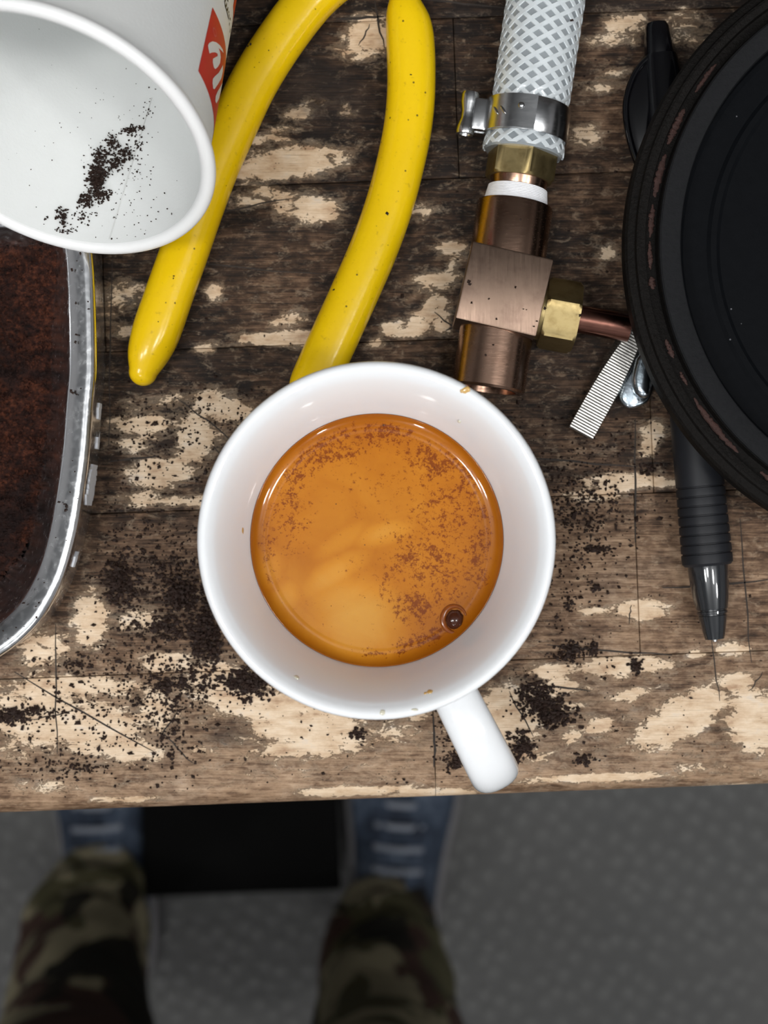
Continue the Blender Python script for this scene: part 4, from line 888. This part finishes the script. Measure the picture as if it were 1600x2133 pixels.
# on the tray rim, the tee block and the hose
for _ in range(60):
    i = RNG.integers(0, len(TP)); o_ = RNG.uniform(0.8, 4.2); q = np.array(sup(o_, 20)[i]); q[2] = float(np.interp(o_, [0.25, 1.1, 2.0, 3.6, 5.0], [19.4, 20.0, 19.85, 19.2, 18.75])) + .08; pts.append(q); szs.append(RNG.uniform(.15, .35))
for x, y, s in ((168,528,.5),(150,562,.4),(173,561,.35),(158,632,.35),(160,697,.4),(157,712,.35),(178,702,.25),(183,703,.25),(174,690,.2),(148,815,.55),(152,818,.4),(160,822,.25),(138,1055,.5),(137,1062,.55),(134,1050,.35),(123,1046,.4),(165,912,.25),(150,1090,.2),(42,1222,.45),(60,1225,.4),(38,1216,.35),(62,1202,.35),(32,1245,.35),(50,1256,.4)):
    pts.append(P(x, y, 19.6)); szs.append(s)
grounds('rim_specks', None, 'coffee specks lying on the bright rim of the steel tray')
btop = bc[2] + UPV[2] * 8.9
for x, y, s in ((976,587,.55),(979,592,.4),(1074,598,.42),(1019,622,.25),(1034,664,.3),(982,630,.3),(1091,644,.22),(1097,645,.22),(1135,643,.45),(1119,669,.25),(1113,680,.3),(1018,623,.2)): pts.append(P(x, y, btop + .1)); szs.append(s)
for x, y, s in ((1084,457,.32),(1028,718,.25),(1011,739,.3),(1191,42,.38),(1136,2,.35),(1209,657,.4)): pts.append(P(x, y, 16.9)); szs.append(s)
grounds('fitting_specks', None, 'coffee specks lying on the bronze tee fitting and hose')

# ------------------------------------------------------------------ black block between the shoes and the person standing at the bench
FH = -TZ
mb = np.r_[P(500, 1765, FH + 60)[:2], FH]
bx_ = empty('dark_area_block', mb); tag(bx_, 'low matte black block added for the unidentified dark area between the shoes', 'box')  # added block for a dark area that was never identified
mesh('block_body', box(mb + [0, 30, 28], (158, 130, 56), 4, (BX, BY, up)), 'rubber', bx_, 35)
mesh('block_top', box(mb + [0, 30, 60], (164, 136, 9), 3, (BX, BY, up)), 'rubber', bx_, 35)
t = NT('camouflage_cloth'); v = t.coord((1000, 1000, 560)); n = t.noise(v, 0.016, 3, 0.5, 0.7); n2 = t.noise(t.coord((1000, 1000, 560), loc=(300, 70, 40)), 0.014, 3, 0.5, 0.7); n3 = t.noise(t.coord((1000, 1000, 560), loc=(-200, 170, 90)), 0.012, 3, 0.5, 0.7)
c = t.mix(t.step(n, 0.46, 0.49), (0.095, 0.088, 0.045), (0.30, 0.265, 0.17)); c = t.mix(t.step(n2, 0.53, 0.56), c, (0.075, 0.042, 0.032)); c = t.mix(t.step(n3, 0.55, 0.58), c, (0.022, 0.020, 0.014))
t.set(Base_Color=c, Roughness=0.9, Specular_IOR_Level=0.2); t.bump(t.noise(v, 1.2, 3), 0.0006, 0.5); MAT['camo'] = t.m
t = NT('worn_blue_suede'); v = t.coord(); n = t.noise(v, 0.035, 5, 0.65, 0.5)
t.set(Base_Color=t.ramp(n, [(0.3, (0.008, 0.012, 0.024)), (0.5, (0.032, 0.048, 0.078)), (0.7, (0.11, 0.14, 0.19))]), Roughness=0.85); MAT['shoe'] = t.m
MAT['sole'] = plain('pale_rubber_sole', (0.16, 0.155, 0.16), 0.7, vscale=0.05)
MAT['lace'] = plain('grey_laces', (0.20, 0.22, 0.26), 0.8)
MAT['sock'] = plain('dark_shoe_lining', (0.015, 0.015, 0.018), 0.9)
feetc = (P(200, 1800, FH + 40) + P(815, 1840, FH + 40)) / 2
per = empty('person', np.r_[feetc[:2], FH]); tag(per, 'person standing at the bench in camouflage trousers and blue shoes', 'person')
def leg_chain(pts_, rs_, nn_=40): p = spline(pts_, nn_); r = spline(np.array([(q,) for q in rs_]), nn_)[:, 0]; return p, r
def ankle(px, py, h): return P(px, py, h)
LA = [P(205, 1866, FH + 62), P(182, 1928, FH + 110), P(164, 2010, FH + 175), P(160, 2110, FH + 260), P(150, 2250, FH + 360)]
RA = [P(800, 1930, FH + 62), P(795, 1985, FH + 110), P(800, 2050, FH + 170), P(806, 2140, FH + 250), P(815, 2260, FH + 345)]
hipc = (LA[-1] + RA[-1]) / 2; hipc[2] = FH + 860; hipc[1] -= 30
def legs():
    out = []
    for ch, sx in ((LA, -1), (RA, 1)):
        knee = ch[-1] + np.array([-sx * 8, -6, 120]); hip = np.array([hipc[0] + sx * 85, hipc[1], FH + 800])
        out.append(leg_chain(ch + [knee, (knee + hip) / 2 + [sx * 4, 6, 0], hip], [42, 47, 50, 52, 56, 66, 78, 88], 64))
    return out
vox = []
bm = bmesh.new()
parts = []
for p, r in legs():
    V, F = [], []; n_ = 40
    for k in range(len(p)):
        for i in range(n_):
            q = 2 * math.pi * i / n_; hgt = p[k][2] - FH
            wr_ = 1 + 0.10 * noise.noise(Vector((math.cos(q) * 1.3 + p[k][0] * .01, math.sin(q) * 1.3, hgt * 0.022))) + (0.09 * math.sin(hgt * 0.11 + 1.5 * math.cos(q)) if hgt < 200 else 0.03 * math.sin(hgt * 0.06 + 2 * math.cos(q)))
            V.append(p[k] + np.array([math.cos(q) * r[k] * wr_, math.sin(q) * r[k] * wr_ * 1.08, 0]))
    for k in range(len(p) - 1):
        for i in range(n_): j = (i + 1) % n_; F.append([k * n_ + i, k * n_ + j, (k + 1) * n_ + j, (k + 1) * n_ + i])
    F.append(list(range(n_ - 1, -1, -1))); F.append([(len(p) - 1) * n_ + i for i in range(n_)]); parts.append((np.array(V), F))
pel = []
for z_, ax_, ay_ in ((760, 60, 50), (775, 120, 85), (800, 165, 108), (840, 172, 112), (890, 168, 108), (940, 155, 98), (985, 148, 92), (988, 140, 86)):
    pel.append([(hipc[0] + ax_ * math.cos(q), hipc[1] + ay_ * math.sin(q), FH + z_) for q in np.linspace(0, 2 * math.pi, 48, endpoint=False)])
parts.append(loft(pel))
tro = mesh('trousers', join(*parts), 'camo', per, 180)
rm = tro.modifiers.new('one_surface', 'REMESH'); rm.mode = 'VOXEL'; rm.voxel_size = 0.009; rm.use_smooth_shade = True
sm_ = tro.modifiers.new('soften', 'SMOOTH'); sm_.iterations = 4; sm_.factor = 0.5
def shoe(ax_pt, ang):
    """toe points to +y (under the bench); heel behind the ankle"""
    d = np.array([math.sin(ang), math.cos(ang), 0]); s = np.array([d[1], -d[0], 0]); o0 = np.array([ax_pt[0], ax_pt[1], FH])
    out = [(-82, 24), (-76, 30), (-50, 35), (-10, 36), (40, 40), (85, 47), (125, 49), (160, 42), (182, 28), (192, 8)]
    outl = spline([(a, b) for a, b in out], 40)
    def ringat(z, grow, lift=lambda a: 0):
        R_ = [(o0 + d * a + s * (b + grow) + up * (z + lift(a))) for a, b in outl]; Lr = [(o0 + d * a - s * (b + grow) * 0.94 + up * (z + lift(a))) for a, b in outl[::-1]]
        return R_ + Lr
    root = mesh('shoe', loft([ringat(24, -2), ringat(40, -2), ringat(52, -6, lambda a: -0.10 * max(a, 0)), ringat(66, -14, lambda a: -0.19 * max(a, 0)), ringat(82, -22, lambda a: -0.30 * max(a, 0)), ringat(94, -30, lambda a: -0.38 * max(a, 0))]), 'shoe', per, 70)
    mesh('sole', loft([ringat(0, 1), ringat(3, 4), ringat(22, 5), ringat(27, 3.5), ringat(27, -4)]), 'sole', root, 40)
    for k in range(4):
        a_ = 35 + 17 * k; zc_ = 94 - 0.38 * a_ + 1.5
        pa = [o0 + d * a_ + s * x_ + up * (zc_ - 0.018 * x_ * x_) for x_ in np.linspace(-20, 20, 9)]
        mesh('lace', sweep(pa, [(2.6, 1.6)] * 9, n=8), 'lace', root, 60)
    return root
shoe(P(225, 1835, FH + 30), rad(-3)); shoe(P(820, 1875, FH + 30), rad(4))
